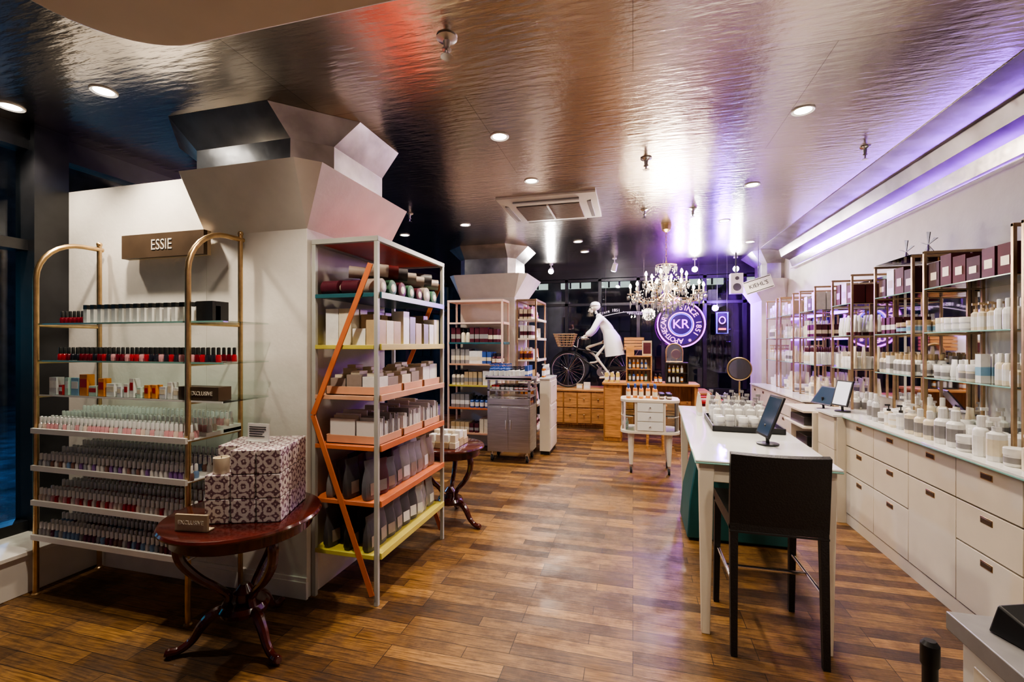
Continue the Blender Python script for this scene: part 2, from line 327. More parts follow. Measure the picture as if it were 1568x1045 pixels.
for i,x in enumerate([-14,-11.6,-9,-6.5,-4.2,-2.6,-1.2,.3,1.9,3.3,4.9,7]):
    for j,(z,hh) in enumerate(((1.0,1.9),(3.55,.85),(5,1.9))):
        lit=(j==1 and i in (4,5,6,8,9,10)) or (j==2 and i%3==0)
        m.box(x,x+1.1,16.9,17,z,z+hh,LITWIN if lit else BLACK)
        for k in (.36,.73): m.box(x+k-.03,x+k+.03,16.86,16.92,z,z+hh,FACADE)
        m.box(x,x+1.1,16.86,16.92,z+hh/2-.03,z+hh/2+.03,FACADE)
m.box(-17,-16,-10,18,-.12,9,FACADE)
for i,y in enumerate([-6,-3,0,3,6,9,12]):
    m.box(-16,-15.9,y,y+1.6,1.0,3.2,CYANWIN); m.box(-15.93,-15.86,y+.76,y+.84,1,3.2,FACADE)
m.done()
m=M('wall_partition'); m.box(-3.86,-2.6,2.28,2.38,0,2.56,WALLW); m.done()
m=M('baseboard_left'); m.box(-3.5,-1.845,2.262,2.28,0,.10,WHITE); m.box(-3.5,-1.85,2.268,2.28,.10,.125,WHITE); m.done(bev=.002)
def pillar(name,X0,X1,Y0,Y1,fl,band,top,cb=.18,ct=.38):
    m=M(name)
    m.loft([oct_ring(X0,X1,Y0,Y1,.002,0),oct_ring(X0,X1,Y0,Y1,.002,2.18),oct_ring(*fl,.10,2.50),oct_ring(*band,cb,2.503)],WALLW,cap=False)
    m.loft([oct_ring(*band,cb,2.50),oct_ring(*band,cb,2.77)],SILVER,cap=False)
    m.loft([oct_ring(*band,cb,2.77),oct_ring(*top,ct,2.949)],DSILVER,cap=False)
    m.done(ang=10)
pillar('pillar',-2.6,-1.855,2.28,3.15,(-2.64,-1.65,2.05,3.22),(-2.95,-1.86,2.36,3.3),(-3.24,-1.72,2.24,3.5))
pillar('pillar',-2.5,-1.66,6.4,7.2,(-2.62,-1.44,6.18,7.35),(-2.55,-1.68,6.45,7.2),(-2.75,-1.5,6.3,7.4),.1,.28)
pillar('pillar',1.95,2.298,7.9,8.6,(1.75,2.299,7.7,8.75),(1.98,2.299,7.95,8.5),(1.8,2.299,7.75,8.7),.06,.1)
m=M('trim_2')
def prof(pts,y0,y1,mt): m.loft([[(x,y0,z) for x,z in pts],[(x,y1,z) for x,z in pts]],mt)
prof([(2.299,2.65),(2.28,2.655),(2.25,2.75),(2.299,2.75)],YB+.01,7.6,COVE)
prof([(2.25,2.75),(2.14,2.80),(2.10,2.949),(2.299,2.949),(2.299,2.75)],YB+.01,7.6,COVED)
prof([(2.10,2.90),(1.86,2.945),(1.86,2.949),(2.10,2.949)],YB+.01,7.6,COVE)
m.done(ang=10)
lo=M('added_cove_strip'); lo.box(2.245,2.29,3.4,7.55,2.610,2.616,CHROME); lo=lo.done()  # added fitting, carries the violet lamp below the cove
l=bpy.data.lights.new('lamp','AREA'); l.shape='RECTANGLE'; l.size=.02; l.size_y=4.0; l.energy=14; l.color=(.30,.06,1)  # added lamp, stands in for the neon's violet reflection on the cove
ao=bpy.data.objects.new('lamp',l); bpy.context.scene.collection.objects.link(ao); ao.location=(2.257,5.5,2.619); ao.rotation_euler=(PI,0,0); ao.parent=lo
m=M('ceiling_soffit')
ring=[]
for a in range(0,10): ang=PI-a*PI/18; ring.append((-1.42+.28*math.cos(ang),.92+.28*math.sin(ang)))
ring=[(-1.70,-1.5)]+ring+[(-.1,1.2),(-.1,-1.5)]
m.loft([[(x,y,2.5) for x,y in ring],[(x,y,2.949) for x,y in ring]],SOFFIT)
m.done(bev=.01)
# ================================================================= LIGHTS
def downlight(x,y,P,ang=115,col=(1,.87,.71)):
    m=M('recessed_downlight')
    m.lathe([(.050,-.002),(.062,-.008),(.066,-.004),(.066,0)],(x,y,H),WHITE,20)
    m.lathe([(.046,-.003),(.046,-.0035)],(x,y,H),LAMP,20); o=m.done()
    l=bpy.data.lights.new('lamp','SPOT'); l.energy=P; l.spot_size=math.radians(ang); l.spot_blend=.7; l.shadow_soft_size=.045; l.color=col
    lo=bpy.data.objects.new('lamp',l); bpy.context.scene.collection.objects.link(lo); lo.location=(x,y,H-.03); lo.parent=o
for x,y,P in ((-2.93,1.92,130),(-3.67,1.90,60),(-.9,3.05,160),(1.02,3.19,130),(-.87,3.95,100),(1.05,4.56,120),(1.04,5.81,105),(-.75,6.46,100),(-.73,7.2,100),
              (-2.93,5.48,70),(-1.97,5.2,120),(.1,1.0,70),(-.2,-.8,60),(1.1,1.4,75),(-1.55,1.5,120),(1.6,7.1,75)):  # the one hidden by the soffit is an extra lamp, added out of view
    downlight(x,y,P)
def canspot(x,y,z,tx,ty,tz,P,name='track_spotlight',lens=None):
    d=(Vector((tx,ty,tz))-Vector((x,y,z))).normalized(); p=Vector((x,y,z))
    m=M(name); m.cyl((x,y,H),(x,y,z),.008,.008,WHITE,8); m.lathe([(.035,-.012),(.035,0)],(x,y,H),WHITE,14)
    m.cyl(p-d*.07,p+d*.06,.04,.048,WHITE,16); m.cyl(p+d*.060,p+d*.064,.042,.042,HOT,16); o=m.done()
    l=bpy.data.lights.new('lamp','SPOT'); l.energy=P; l.spot_size=1.6; l.spot_blend=.6; l.shadow_soft_size=.04; l.color=(1,.93,.86)
    lo=bpy.data.objects.new('lamp',l); bpy.context.scene.collection.objects.link(lo); lo.location=p+d*.08; lo.rotation_euler=d.to_track_quat('-Z','Y').to_euler(); lo.parent=o
canspot(1.02,8.3,2.78,.5,3.6,1.5,80); canspot(1.66,8.3,2.76,.9,3.2,1.5,80); canspot(-1.44,8.2,2.84,-1.0,4.5,1.0,90)
canspot(-.3,7.9,2.80,-.65,8.5,1.7,40)
def plight(name,loc,P,col,r=.1,parent=None):
    l=bpy.data.lights.new(name,'POINT'); l.energy=P; l.color=col; l.shadow_soft_size=r
    o=bpy.data.objects.new(name,l); bpy.context.scene.collection.objects.link(o); o.location=loc
    if parent: o.parent=parent
    return o
m=M('added_street_lamp'); m.cyl((-8.6,5.2,-.12),(-8.6,5.2,3.0),.07,.04,BFRAME,10); m.tube([(-8.6,5.2,3.0),(-8.4,5.1,3.3),(-8,4.9,3.35)],.03,BFRAME); m.box(-8.2,-7.7,4.8,5.0,3.27,3.33,CYANWIN); o=m.done()  # lamp added out of sight to light the street blue
plight('added_street_light',(-7.9,4.7,3.0),420,(.16,.45,1),.1,o)  # added light, brightens the wet street
# ================================================================= NAIL POLISH RACK
m=M('nail_polish_rack')
def arch(x):
    yf,yb,zt,r=1.90,2.235,2.13,.24
    pts=[(x,yf,0),(x,yf,1.0),(x,yf,zt-r)]+[(x,yf+r-r*math.cos(a),zt-r+r*math.sin(a)) for a in [PI/2*i/8 for i in range(1,9)]]+[(x,yb+.02,zt)]
    m.tube(pts,.0145,BRASS,12); m.cyl((x,yb,0),(x,yb,zt+.03),.0135,.0135,BRASS,12); m.sph((x,yb,zt+.035),.017,BRASS)
    for y in (yf,yb): m.lathe([(.022,0),(.022,.008),(.015,.014)],(x,y,0),BRASS,14)
XA,XB=-3.45,-2.29
arch(XA); arch(XB)
SZ=(1.62,1.40,1.195,.99,.77,.565,.36)
for k,z in enumerate(SZ):
    for x in (XA,XB): m.cyl((x,1.90,z-.012),(x,2.235,z-.012),.007,.007,BRASS,8)
    if k<3: m.box(XA+.01,XB+.22,1.91,2.22,z-.006,z+.002,GLASS); m.box(XA+.01,XB+.22,1.906,1.912,z-.006,z+.003,GEDGE if k!=2 else GWHITE)
    else:
        m.box(XA+.01,XB+.02,1.88,2.22,z-.006,z+.0,GWHITE); m.box(XA+.01,XB+.02,1.868,1.882,z-.018,z+.012,WHITE)
        for q in (1,2): m.box(XA+.01,XB+.02,1.88+.11*q,2.22,z,z+.018*q,GWHITE)
m.done()
m=M('nail_polish_bottles')
PM={k:mat('polish_'+k,c,.12,coat=.5) for k,c in
  {'red':(.40,.02,.03),'burg':(.16,.01,.02),'pink':(.6,.30,.32),'plum':(.13,.02,.07),'clear':(.60,.56,.53),'silver':(.5,.48,.47),'cream':(.62,.5,.43),'grey':(.26,.26,.28),'purple':(.2,.10,.28),'lblue':(.18,.28,.45),'brown':(.2,.10,.08),'black':(.02,.02,.03)}.items()}
CAPW=mat('polish_cap',(.78,.77,.76),.2,.15)
def polish(x,y,z,b,cap,s=1):
    m.lathe([(.0125*s,0),(.0138*s,.006),(.0130*s,.030*s),(.008*s,.038*s)],(x,y,z),b,8); m.lathe([(.0088*s,.038*s),(.0082*s,.070*s),(.006*s,.074*s)],(x,y,z),cap,8)
for k,z in enumerate(SZ[3:]):
    fam=[['pink','cream','clear','pink','silver'],['grey','silver','clear','lblue','purple','brown'],['pink','red','clear','cream','silver'],['plum','grey','burg','brown','silver','lblue']][k]
    for q in range(3):
        x=XA+.03
        while x<XB+.01:
            polish(x,1.91+.11*q,z+.018*q,PM[R.choice(fam)],CAPW,1.05); x+=.0335
        x=XA+.045
        while x<XB+.01:
            polish(x,1.955+.11*q,z+.018*q,PM[R.choice(fam)],CAPW,1.05); x+=.0335
x=XA+.12
while x<XB+.16:
    polish(x,1.95,SZ[1]+.003,PM[R.choice(['red','burg','red','black','pink'])],C['black'],1.05)
    polish(x,2.05,SZ[1]+.003,PM[R.choice(['red','burg','plum'])],C['black'],1.05); x+=.036
x=XA+.12
while x<XB+.16:
    if x<XA+.3: polish(x,1.96,SZ[0]+.003,PM['burg'],C['black'],1.0); x+=.034
    else:
        m.box(x-.014,x+.014,1.95,1.98,SZ[0]+.003,SZ[0]+.085,C['white']); m.box(x-.0145,x+.0145,1.9495,1.9805,SZ[0]+.085,SZ[0]+.11,C['black'])
        if R.random()<.5: m.box(x-.014,x+.014,2.02,2.05,SZ[0]+.003,SZ[0]+.09,C['black'])
        x+=.056
m.box(XB+.02,XB+.13,1.93,2.03,SZ[0]+.003,SZ[0]+.11,C['black'])
x=XA+.06
while x<XB-.12:
    w=R.choice((.03,.045,.06)); h=R.uniform(.06,.13); c=R.choice(['white','lblue','red','orange','mint','pink','white','clear'])
    m.box(x,x+w,1.93,1.97,SZ[2]+.003,SZ[2]+h,C[c]); m.box(x+.004,x+w-.004,1.929,1.93,SZ[2]+h*.4,SZ[2]+h*.8,C[R.choice(['white','red','cream'])]); x+=w+R.uniform(.008,.03)
m.box(XB-.09,XB+.18,1.92,2.0,SZ[2]+.003,SZ[2]+.075,BRONZE)
m.text('EXCLUSIVE',.03,T(XB+.07,1.917,SZ[2]+.04)@RX,SIGNT,.001)
m.done()
m=M('brand_sign'); m.box(-3.20,-2.53,2.20,2.225,2.05,2.20,BRONZE); m.box(-3.20,-2.53,2.225,2.25,2.05,2.20,TAN)
for x in (-3.0,-2.7): m.cyl((x,2.25,2.125),(x,2.28,2.125),.01,.01,BRASS,8)
m.text('ESSIE',.095,T(-2.865,2.198,2.125)@RX@Matrix.Scale(.85,4,(1,0,0)),SIGNT,.0005); m.done()
# ================================================================= PEDESTAL TABLES
def sm(P,k=5):
    P=[Vector(p) for p in P]; out=[]
    for i in range(len(P)-1):
        a=P[max(i-1,0)];b=P[i];c=P[i+1];d=P[min(i+2,len(P)-1)]
        for j in range(k):
            t=j/k; out.append(.5*((2*b)+(c-a)*t+(2*a-5*b+4*c-d)*t*t+(3*b-a-3*c+d)*t**3))
    return out+[P[-1]]
def smr(r,k=5):
    o=[]
    for i in range(len(r)-1):
        for j in range(k): o.append(r[i]+(r[i+1]-r[i])*j/k)
    return o+[r[-1]]
def pedestal(cx,cy,r,h,rot):
    m=M('pedestal_table')
    m.lathe([(r*.86,h-.085),(r*.88,h-.08),(r*.88,h-.03),(r*.95,h-.028),(r,h-.02),(r*1.005,h-.012),(r*.985,h-.002),(r*.97,h)],(cx,cy,0),MAHOG,48)
    m.lathe([(.07,.155),(.11,.16),(.115,.18),(.10,.20),(.04,.205),(.035,.24),(.05,.25),(.02,.29)],(cx,cy,0),MAHOG,24)
    for k in range(3):
        a=rot+k*2*PI/3; u=Vector((math.cos(a),math.sin(a),0)); c=Vector((cx,cy,0))
        P=[(r*.72,h-.07,.024),(r*.78,h-.12,.025),(r*.74,h-.2,.023),(r*.55,h-.29,.021),(r*.32,h-.36,.019),(.07,.24,.018),(.085,.19,.02)]
        m.tube(sm([c+u*p[0]+Vector((0,0,p[1])) for p in P]),smr([p[2] for p in P]),MAHOG,10)
        P=[(.07,.17,.03),(.13,.165,.028),(.18,.12,.024),(.22,.06,.02),(.27,.027,.018),(.315,.025,.021),(.33,.028,.014)]
        m.tube(sm([c+u*p[0]+Vector((0,0,p[1])) for p in P]),smr([p[2] for p in P]),MAHOG,10)
        m.tube([c+u*.31+Vector((0,0,.0)),c+u*.31+Vector((0,0,.025))],.014,MAHOG,10)
    return m.done()
pedestal(-1.90,1.88,.36,.65,math.radians(100))
pedestal(-1.50,3.60,.29,.65,math.radians(-20))
m=M('gift_box_stack')
bx=.110; pt=.1155
for k in range(3):
    for i in range(3):
        for j in range(3):
            if k==2 and i==0 and j==0: continue
            a=R.uniform(-.03,.03); x=-.175+i*pt; y=-.175+j*pt; m.box(x,x+bx,y,y+bx,k*pt,k*pt+.113,GIFT,a)
ob=m.done(bev=.004); ob.location=(-1.84,1.92,.652); ob.rotation_euler=(0,0,math.radians(20))
m=M('scented_candle'); m.lathe([(.033,0),(.035,.004),(.035,.075),(.031,.075),(.031,.066)],(-1.91,1.755,.8815),C['cream'],20); m.cyl((-1.91,1.755,.945),(-1.91,1.755,.962),.0015,.0015,INK,6); m.done()
m=M('price_card'); m.box(-1.93,-1.80,1.93,1.935,1.000,1.09,LABEL); m.box(-1.93,-1.80,1.92,1.96,.9965,1.001,LABEL)
for i in range(5): m.box(-1.92,-1.82+R.uniform(-.02,.01),1.928,1.93,1.07-i*.012,1.074-i*.012,INK)
m.done()
m=M('shelf_plaque'); m.T=T(-1.93,1.62,.652)@Matrix.Rotation(math.radians(8),4,'Z'); m.box(-.08,.08,-.006,.006,0,.075,TAN); m.box(-.08,.08,-.006,.04,0,.005,TAN); m.text('EXCLUSIVE',.026,T(0,-.008,.04)@RX,SIGNT,.001); m.done()
m=M('soap_boxes')
for i in range(4):
    for j in range(3):
        m.box(-1.62+i*.062,-1.565+i*.062,3.42+j*.1,3.51+j*.1,.652,.70+.02*(j%2),C['tan' if (i+j)%3 else 'cream']); m.box(-1.615+i*.062,-1.57+i*.062,3.43+j*.1,3.50+j*.1,.701+.02*(j%2),.76+.02*(j%2),C['cream' if (i+j)%2 else 'white'])
m.done(bev=.002)
# ================================================================= COLOURED SHELVING
def unit(name,x0,x1,y0,y1,Hh,shelves,frame,topm,brace=None,bracex=False,lip=.036):
    m=M(name); w=.024
    for x in (x0,x1-w):
        for y in (y0,y1-w):
            m.box(x,x+w,y,y+w,0,Hh,frame)
    for z0 in (Hh-.03,):
        m.box(x0,x1,y0-.002,y0+w,z0,z0+.03,frame); m.box(x0,x1,y1-w,y1+.002,z0,z0+.03,frame); m.box(x0-.002,x0+w,y0,y1,z0,z0+.03,frame); m.box(x1-w,x1+.002,y0,y1,z0,z0+.03,frame)
    m.box(x0+w,x1-w,y0+w,y1-w,Hh-.02,Hh-.008,topm)
    for z,sm_ in shelves:
        m.box(x0+.004,x1-.004,y0+.004,y1-.004,z-.012,z,sm_)
        m.box(x1-.006,x1+.012,y0+w,y1-w,z-.026,z+lip-.026,sm_); m.box(x0+w,x1-w,y0-.003,y0+.006,z-.02,z+.004,sm_)
    if brace:
        for y in ((y0-.008),(y1+.008)):
            m.beam((x1-.04,y,Hh-.16),(x0+.015,y,Hh/2+.02),.034,.008,brace); m.beam((x0+.015,y,Hh/2+.02),(x1-.03,y,.06),.034,.008,brace)
    return m.done(bev=.0015,seg=1)
ux0,ux1,uy0,uy1=-1.845,-1.406,2.31,3.257
unit('coloured_shelving_unit',ux0,ux1,uy0,uy1,2.12,[(.285,YELLOW),(.585,ORANGE),(.905,ORANGE),(1.195,PEACH),(1.49,YELLOW),(1.79,TEAL)],GREYG,RED,ORANGE)
m=M('product_trays')
def tray(x0,x1,y0,y1,z,h,mt):
    m.box(x0,x1,y0,y1,z,z+.006,mt)
    for a in ((x0,x0+.006,y0,y1),(x1-.006,x1,y0,y1),(x0,x1,y0,y0+.006),(x0,x1,y1-.006,y1)): m.box(*a,z,z+h,mt)
for j in range(3):
    y=2.36+j*.295
    tray(ux0+.06,ux1-.02,y,y+.27,.907,.05,PEACH); tray(ux0+.06,ux1-.02,y,y+.27,1.197,.05,PEACH)
    for q in range(14):
        yy=y+.012+q*.018; zt=1.05+R.uniform(-.02,.04)
        m.box(ux0+.08,ux0+.25,yy,yy+.011,.914,zt,R.choice([LABEL,C['cream'],C['grey'],LABEL])); m.box(ux0+.26,ux1-.03,yy,yy+.011,.914,zt-.01,R.choice([LABEL,C['grey'],LABEL]))
    for a in range(3):
        for b in range(2):
            hh=R.uniform(.09,.16); cc=R.choice(['tan','cream','taupe','white'])
            m.box(ux0+.08+a*.11,ux0+.18+a*.11,y+.015+b*.125,y+.13+b*.125,1.204,1.204+hh,C[cc],R.uniform(-.06,.06)); m.box(ux0+.10+a*.11,ux0+.16+a*.11,y+.03+b*.125,y+.115+b*.125,1.205+hh,1.225+hh,C['cream'])
    for a in range(4):
        for b in range(3):
            hh=R.choice((.10,.15,.19,.22)); m.box(ux0+.05+a*.092,ux0+.135+a*.092,y+.01+b*.09,y+.09+b*.09,1.492,1.492+hh,C[R.choice(['white','cream','tan','tan','taupe','grey','white'])],R.uniform(-.06,.06))
m.done(bev=.001,seg=1)
m=M('refill_pouches')
for z,cols in ((.287,['dgrey','slate','dgrey','black']),(.587,['dgrey','slate','grey','plum'])):
    for i in range(9):
        for j in range(3):
            col=R.choice(cols); y=2.385+i*.098
            if i>3: col=R.choice(['grey','silver','taupe','dgrey'])
            pouch(m,ux0+.09+j*.13,y,z,R.uniform(.19,.24),.120,C[col],C['taupe'] if R.random()<.5 else C['white'] if i>3 else C['grey'],PI/2+R.uniform(-.35,.35))
m.done()
m=M('rolled_towels')
for i in range(7):
    for j in range(3):
        c=R.choice([C['dgrey'],C['green'],C['taupe'],C['burg'],C['grey'],C['plum'],C['slate']]); y=2.40+i*.12; x=ux0+.08+j*.14; r=R.uniform(.045,.056)
        m.tube([(x-.06,y,1.793+r),(x-.055,y,1.793+r),(x+.055,y,1.793+r),(x+.06,y,1.793+r)],[r*.8,r,r,r*.8],c,14)
        m.tube([(x+.061,y,1.793+r),(x+.064,y,1.793+r)],[r*.5,r*.3],C['cream'],10)
        if j: m.tube([(x-.03,y+.0,1.80+3*r),(x+.06,y+.06,1.795+3*r)],[r*.8,r*.8],R.choice([C['burg'],C['taupe'],C['dgrey'],C['grey']]),12)
m.done()
bx0,bx1=-2.55,-1.73
unit('coloured_shelving_unit',bx0,bx1,6.02,6.36,2.12,[(.25,PEACH),(.60,ORANGE),(.92,YELLOW),(1.22,PEACH),(1.52,TEAL),(1.80,PINK)],PINK,PINK,None)
m=M('boxed_products')
for z in (.25,.60,.92,1.22,1.52):
    fill(m,bx0+.04,bx1-.03,6.05,6.33,z+.001,['carton','bottle','carton'],['white','blue','tan','cream','plum','grey'],['white','black'],['white','cream','grey'],.068,(.12,.23),(.027,.032),'x',dens=1)
m.done()
cx0,cx1=-1.64,-1.34
unit('coloured_shelving_unit',cx0,cx1,6.42,7.15,2.15,[(.25,CREAM),(.62,CREAM),(.95,CREAM),(1.27,CREAM),(1.58,CREAM),(1.86,CREAM)],CHAMP,CREAM,None)
m=M('skincare_bottles')
for z in (.25,.62,.95,1.27,1.58,1.86):
    fill(m,cx0+.03,cx1-.02,6.46,7.11,z+.001,['bottle','tube','carton','jar'],['white','cream','yellow','amber','pink'],['white','black','cream'],['white','plum'],.065,(.13,.22),dens=1)
m.done()
# ================================================================= STEEL TROLLEY
tx0,tx1,ty0,ty1=-1.80,-1.24,5.55,5.93
m=M('steel_trolley')
m.box(tx0,tx1,ty0,ty1,.13,.72,STEEL)
for a in (tx0+.015,(tx0+tx1)/2+.006): m.box(a,a+(tx1-tx0)/2-.022,ty0-.012,ty0,.15,.70,STEEL)
for a in ((tx0+tx1)/2-.03,(tx0+tx1)/2+.03): m.box(a-.006,a+.006,ty0-.03,ty0-.012,.42,.54,CHROME)
for x in (tx0,tx1-.03):
    for y in (ty0,ty1-.03): m.box(x,x+.03,y,y+.03,.72,1.05,STEEL)
m.box(tx0,tx1,ty0,ty1,.90,.92,STEEL); m.box(tx0,tx1,ty0,ty1,.82,.83,STEEL)
m.box(tx0+.01,tx1-.01,ty0-.01,ty0+.01,.73,.81,STEEL); m.box(tx0-.02,tx1+.02,ty0-.02,ty1+.02,1.05,1.075,STEEL); m.box(tx0-.02,tx1+.02,ty0-.02,ty0-.01,1.04,1.10,CHROME)
m.tube([(tx1+.02,ty0+.05,1.0),(tx1+.06,ty0+.05,1.0),(tx1+.06,ty1-.05,1.0),(tx1+.02,ty1-.05,1.0)],.009,CHROME)
for x in (tx0+.05,tx1-.05):
    for y in (ty0+.05,ty1-.05):
        m.cyl((x,y,.13),(x,y,.08),.012,.012,CHROME); m.cyl((x-.014,y+.015,.042),(x+.014,y+.015,.042),.042,.042,RUBBER,18); m.box(x-.02,x-.015,y-.01,y+.03,.04,.1,CHROME); m.box(x+.015,x+.02,y-.01,y+.03,.04,.1,CHROME)
m.done(bev=.003)
m=M('trolley_products')
fill(m,tx0,tx1,ty0+.02,ty1,1.076,['bottle','pump','carton'],['blue','white','blue','clear'],['white','blue','black'],['white'],.065,(.12,.19),(.02,.027),'x',dens=1)
fill(m,tx0+.04,tx1-.04,ty0+.02,ty1-.05,.921,['jar','jar'],['red','black','clear','white'],['black','red'],['white'],.06,(.1,.12),(.02,.024),'x')
m.done()
m=M('white_side_cabinet'); m.box(-1.22,-1.08,6.05,6.6,.05,1.02,CREAM); m.box(-1.21,-1.09,6.07,6.58,0,.05,BLACK); m.box(-1.225,-1.075,6.04,6.61,1.02,1.045,GWHITE)
for z in (.36,.69): m.box(-1.08,-1.072,6.07,6.58,z,z+.30,CREAM); m.box(-1.072,-1.062,6.27,6.37,z+.22,z+.23,CHROME)
m.box(-1.08,-1.072,6.07,6.58,.07,.34,CREAM)
m.done(bev=.003)
m=M('counter_bottles'); fill(m,-1.215,-1.085,6.07,6.58,1.046,['bottle','pump'],['white','amber','grey'],['black','white'],['white'],.075,(.12,.2)); m.done()
# ================================================================= BACK: wooden chest, platform
m=M('wooden_drawer_chest')
wx0,wx1=-1.45,1.25; m.box(wx0,wx1,8.15,8.95,.06,.655,OAKD); m.box(wx0+.03,wx1-.03,8.19,8.9,0,.06,OAKD); m.box(wx0-.02,wx1+.02,8.12,8.96,.655,.685,OAK)
n=11; w=(wx1-wx0)/n
for i in range(n):
    for z in (.09,.37): 
        m.box(wx0+i*w+.012,wx0+(i+1)*w-.012,8.135,8.15,z,z+.26,OAK); m.sph((wx0+(i+.5)*w,8.12,z+.15),.014,BRASS,10)
m.done(bev=.003)
m=M('floor_display_boxes'); 
for i,(x,c) in enumerate(((-.98,'tan'),(-.85,'cream'))): m.box(x,x+.11,8.2,8.3,.686,.78+.03*i,C[c]); m.box(x+.01,x+.10,8.198,8.2,.71,.76,C['white'])
m.done()
m=M('red_display_case'); m.box(.95,1.40,7.75,8.05,.0,.55,C['burg']); m.box(.94,1.41,7.74,8.06,.55,.60,C['red']); m.box(1.02,1.33,7.735,7.745,.1,.45,OAKD); 
for x in (1.0,1.35): m.sph((x,7.735,.57),.012,BRASS)
m.done(bev=.006)
m=M('folded_cloth'); m.box(1.0,1.3,7.80,8.0,.601,.63,C['white']); m.box(1.02,1.28,7.82,7.98,.631,.66,C['red'],.1); m.done(bev=.01)
m=M('wooden_display_table')
m.box(-.46,.95,7.15,7.65,.87,.905,OAK); m.box(-.44,-.16,7.18,7.62,0,.87,OAKD); m.box(.88,.93,7.18,7.62,0,.87,OAKD); m.box(-.16,.88,7.58,7.61,.6,.87,OAKD); m.box(-.42,-.18,7.17,7.18,.06,.82,OAK)
m.done(bev=.004)
def framebox(name,x0,x1,y0,y1,z0,z1,fr,inn):
    m=M(name); t=.018
    m.box(x0,x1,y0,y1,z0,z0+t,fr); m.box(x0,x1,y0,y1,z1-t,z1,fr); m.box(x0,x0+t,y0,y1,z0+t,z1-t,fr); m.box(x1-t,x1,y0,y1,z0+t,z1-t,fr); m.box(x0+t,x1-t,y1-t,y1,z0+t,z1-t,inn)
    k=(z1-z0-2*t); m.box(x0+t,x1-t,y0+.01,y1-t,z0+t+k/2-.005,z0+t+k/2+.005,fr)
    xx=x0+t+.035
    while xx<x1-t-.02:
        bottle(m,xx,(y0+y1)/2-.02,z0+t,k*.42,.02,C[R.choice(['amber','green','white','blue'])],C['black'],C['white'],8); bottle(m,xx,(y0+y1)/2-.02,z0+t+k/2+.005,k*.38,.02,C[R.choice(['amber','yellow','white','blue'])],C['white'],C['cream'],8); xx+=.06
    m.done(bev=.002)
framebox('wooden_display_box',-.10,.28,7.2,7.42,.906,1.32,OAK,TAN)
framebox('wooden_display_box',.48,.80,7.2,7.4,.906,1.22,BLACK,OAKD)
m=M('wooden_crate'); m.box(-.1,.02,7.25,7.4,1.321,1.47,OAK); m.box(.14,.28,7.25,7.4,1.321,1.55,TAN); m.box(.155,.265,7.247,7.25,1.35,1.52,C['plum']); m.done(bev=.003)
m=M('table_bottles'); fill(m,-.44,-.14,7.2,7.6,.906,['bottle','pump','carton'],['white','amber','tan','yellow'],['black','white'],['white'],.085,(.12,.22),(.022,.03)); fill(m,.30,.46,7.2,7.5,.906,['bottle'],['amber','blue'],['black'],['white'],.07,(.12,.2)); m.done()
m=M('arched_mirror'); m.T=T(.62,7.45,1.225); rr=[(.12*math.cos(a),0,.16+.12*math.sin(a)) for a in [PI*i/12 for i in range(13)]]+[(-.12,0,0),(.12,0,0)]
m.tube(rr,.012,BRASS,8,closed=True); m.loft([[(x*.95,0,z) for x,y,z in rr],[(x*.95,.008,z) for x,y,z in rr]],MIRROR); m.T=None; m.done()
m=M('wooden_stool')
for x in (.20,.42):
    for y in (6.75,6.95): m.tube([(x,y,0),(x+(.31-x)*.2,y+(6.85-y)*.2,.60)],[.014,.017],OAK,8)
m.lathe([(.15,.60),(.165,.61),(.165,.63),(.15,.64)],(.31,6.85,0),OAK,24); m.tube(arc((.31,6.85,.25),.125,0,2*PI*23/24,23,'xy'),.008,CHROME,6,closed=True); m.done()
# ================================================================= WHITE MEDICAL CABINET
m=M('white_medical_cabinet')
kx0,kx1,ky0,ky1=-.14,.52,5.40,5.86
def rr_ring(x0,x1,y0,y1,r,z,n=6):
    out=[]
    for cx,cy,a0 in ((x1-r,y1-r,0),(x0+r,y1-r,PI/2),(x0+r,y0+r,PI),(x1-r,y0+r,3*PI/2)):
        for i in range(n+1): a=a0+PI/2*i/n; out.append((cx+r*math.cos(a),cy+r*math.sin(a),z))
    return out
m.loft([rr_ring(kx0,kx1,ky0,ky1,.13,.83),rr_ring(kx0,kx1,ky0,ky1,.13,.86)],CREAM); m.loft([rr_ring(kx0,kx1,ky0,ky1,.13,.47),rr_ring(kx0,kx1,ky0,ky1,.13,.50)],CREAM)
m.box(kx0+.18,kx1-.18,ky0+.015,ky1-.02,.50,.83,CREAM)
for i in range(3): m.box(kx0+.19,kx1-.19,ky0+.002,ky0+.016,.51+i*.108,.61+i*.108,GWHITE); m.sph(((kx0+kx1)/2,ky0-.006,.56+i*.108),.011,CHROME,10)
for x in (kx0+.02,kx1-.02,kx0+.17,kx1-.17):
    m.box(x-.01,x+.01,ky0+.12 if x in (kx0+.02,kx1-.02) else ky0+.01,(ky0+.14) if x in (kx0+.02,kx1-.02) else ky0+.03,.50,.83,CREAM)
for xa in (kx0,kx1):
    s=1 if xa==kx0 else -1
    m.tube([(xa+s*.14,ky0+.008,.665),(xa+s*.06,ky0+.04,.665),(xa+s*.01,ky0+.13,.665),(xa+s*.008,ky1-.13,.665)],.005,CREAM,6)
    m.loft([[(xa+s*a,b,z) for a,b in ((.15,ky0+.01),(.06,ky0+.04),(.015,ky0+.12),(.012,ky1-.1),(.016,ky1-.1),(.02,ky0+.125),(.064,ky0+.045),(.15,ky0+.016))] for z in (.5,.83)],GLASS)
    m.box(min(xa+s*.03,xa+s*.16),max(xa+s*.03,xa+s*.16),ky0+.1,ky1-.06,.66,.668,GLASS)
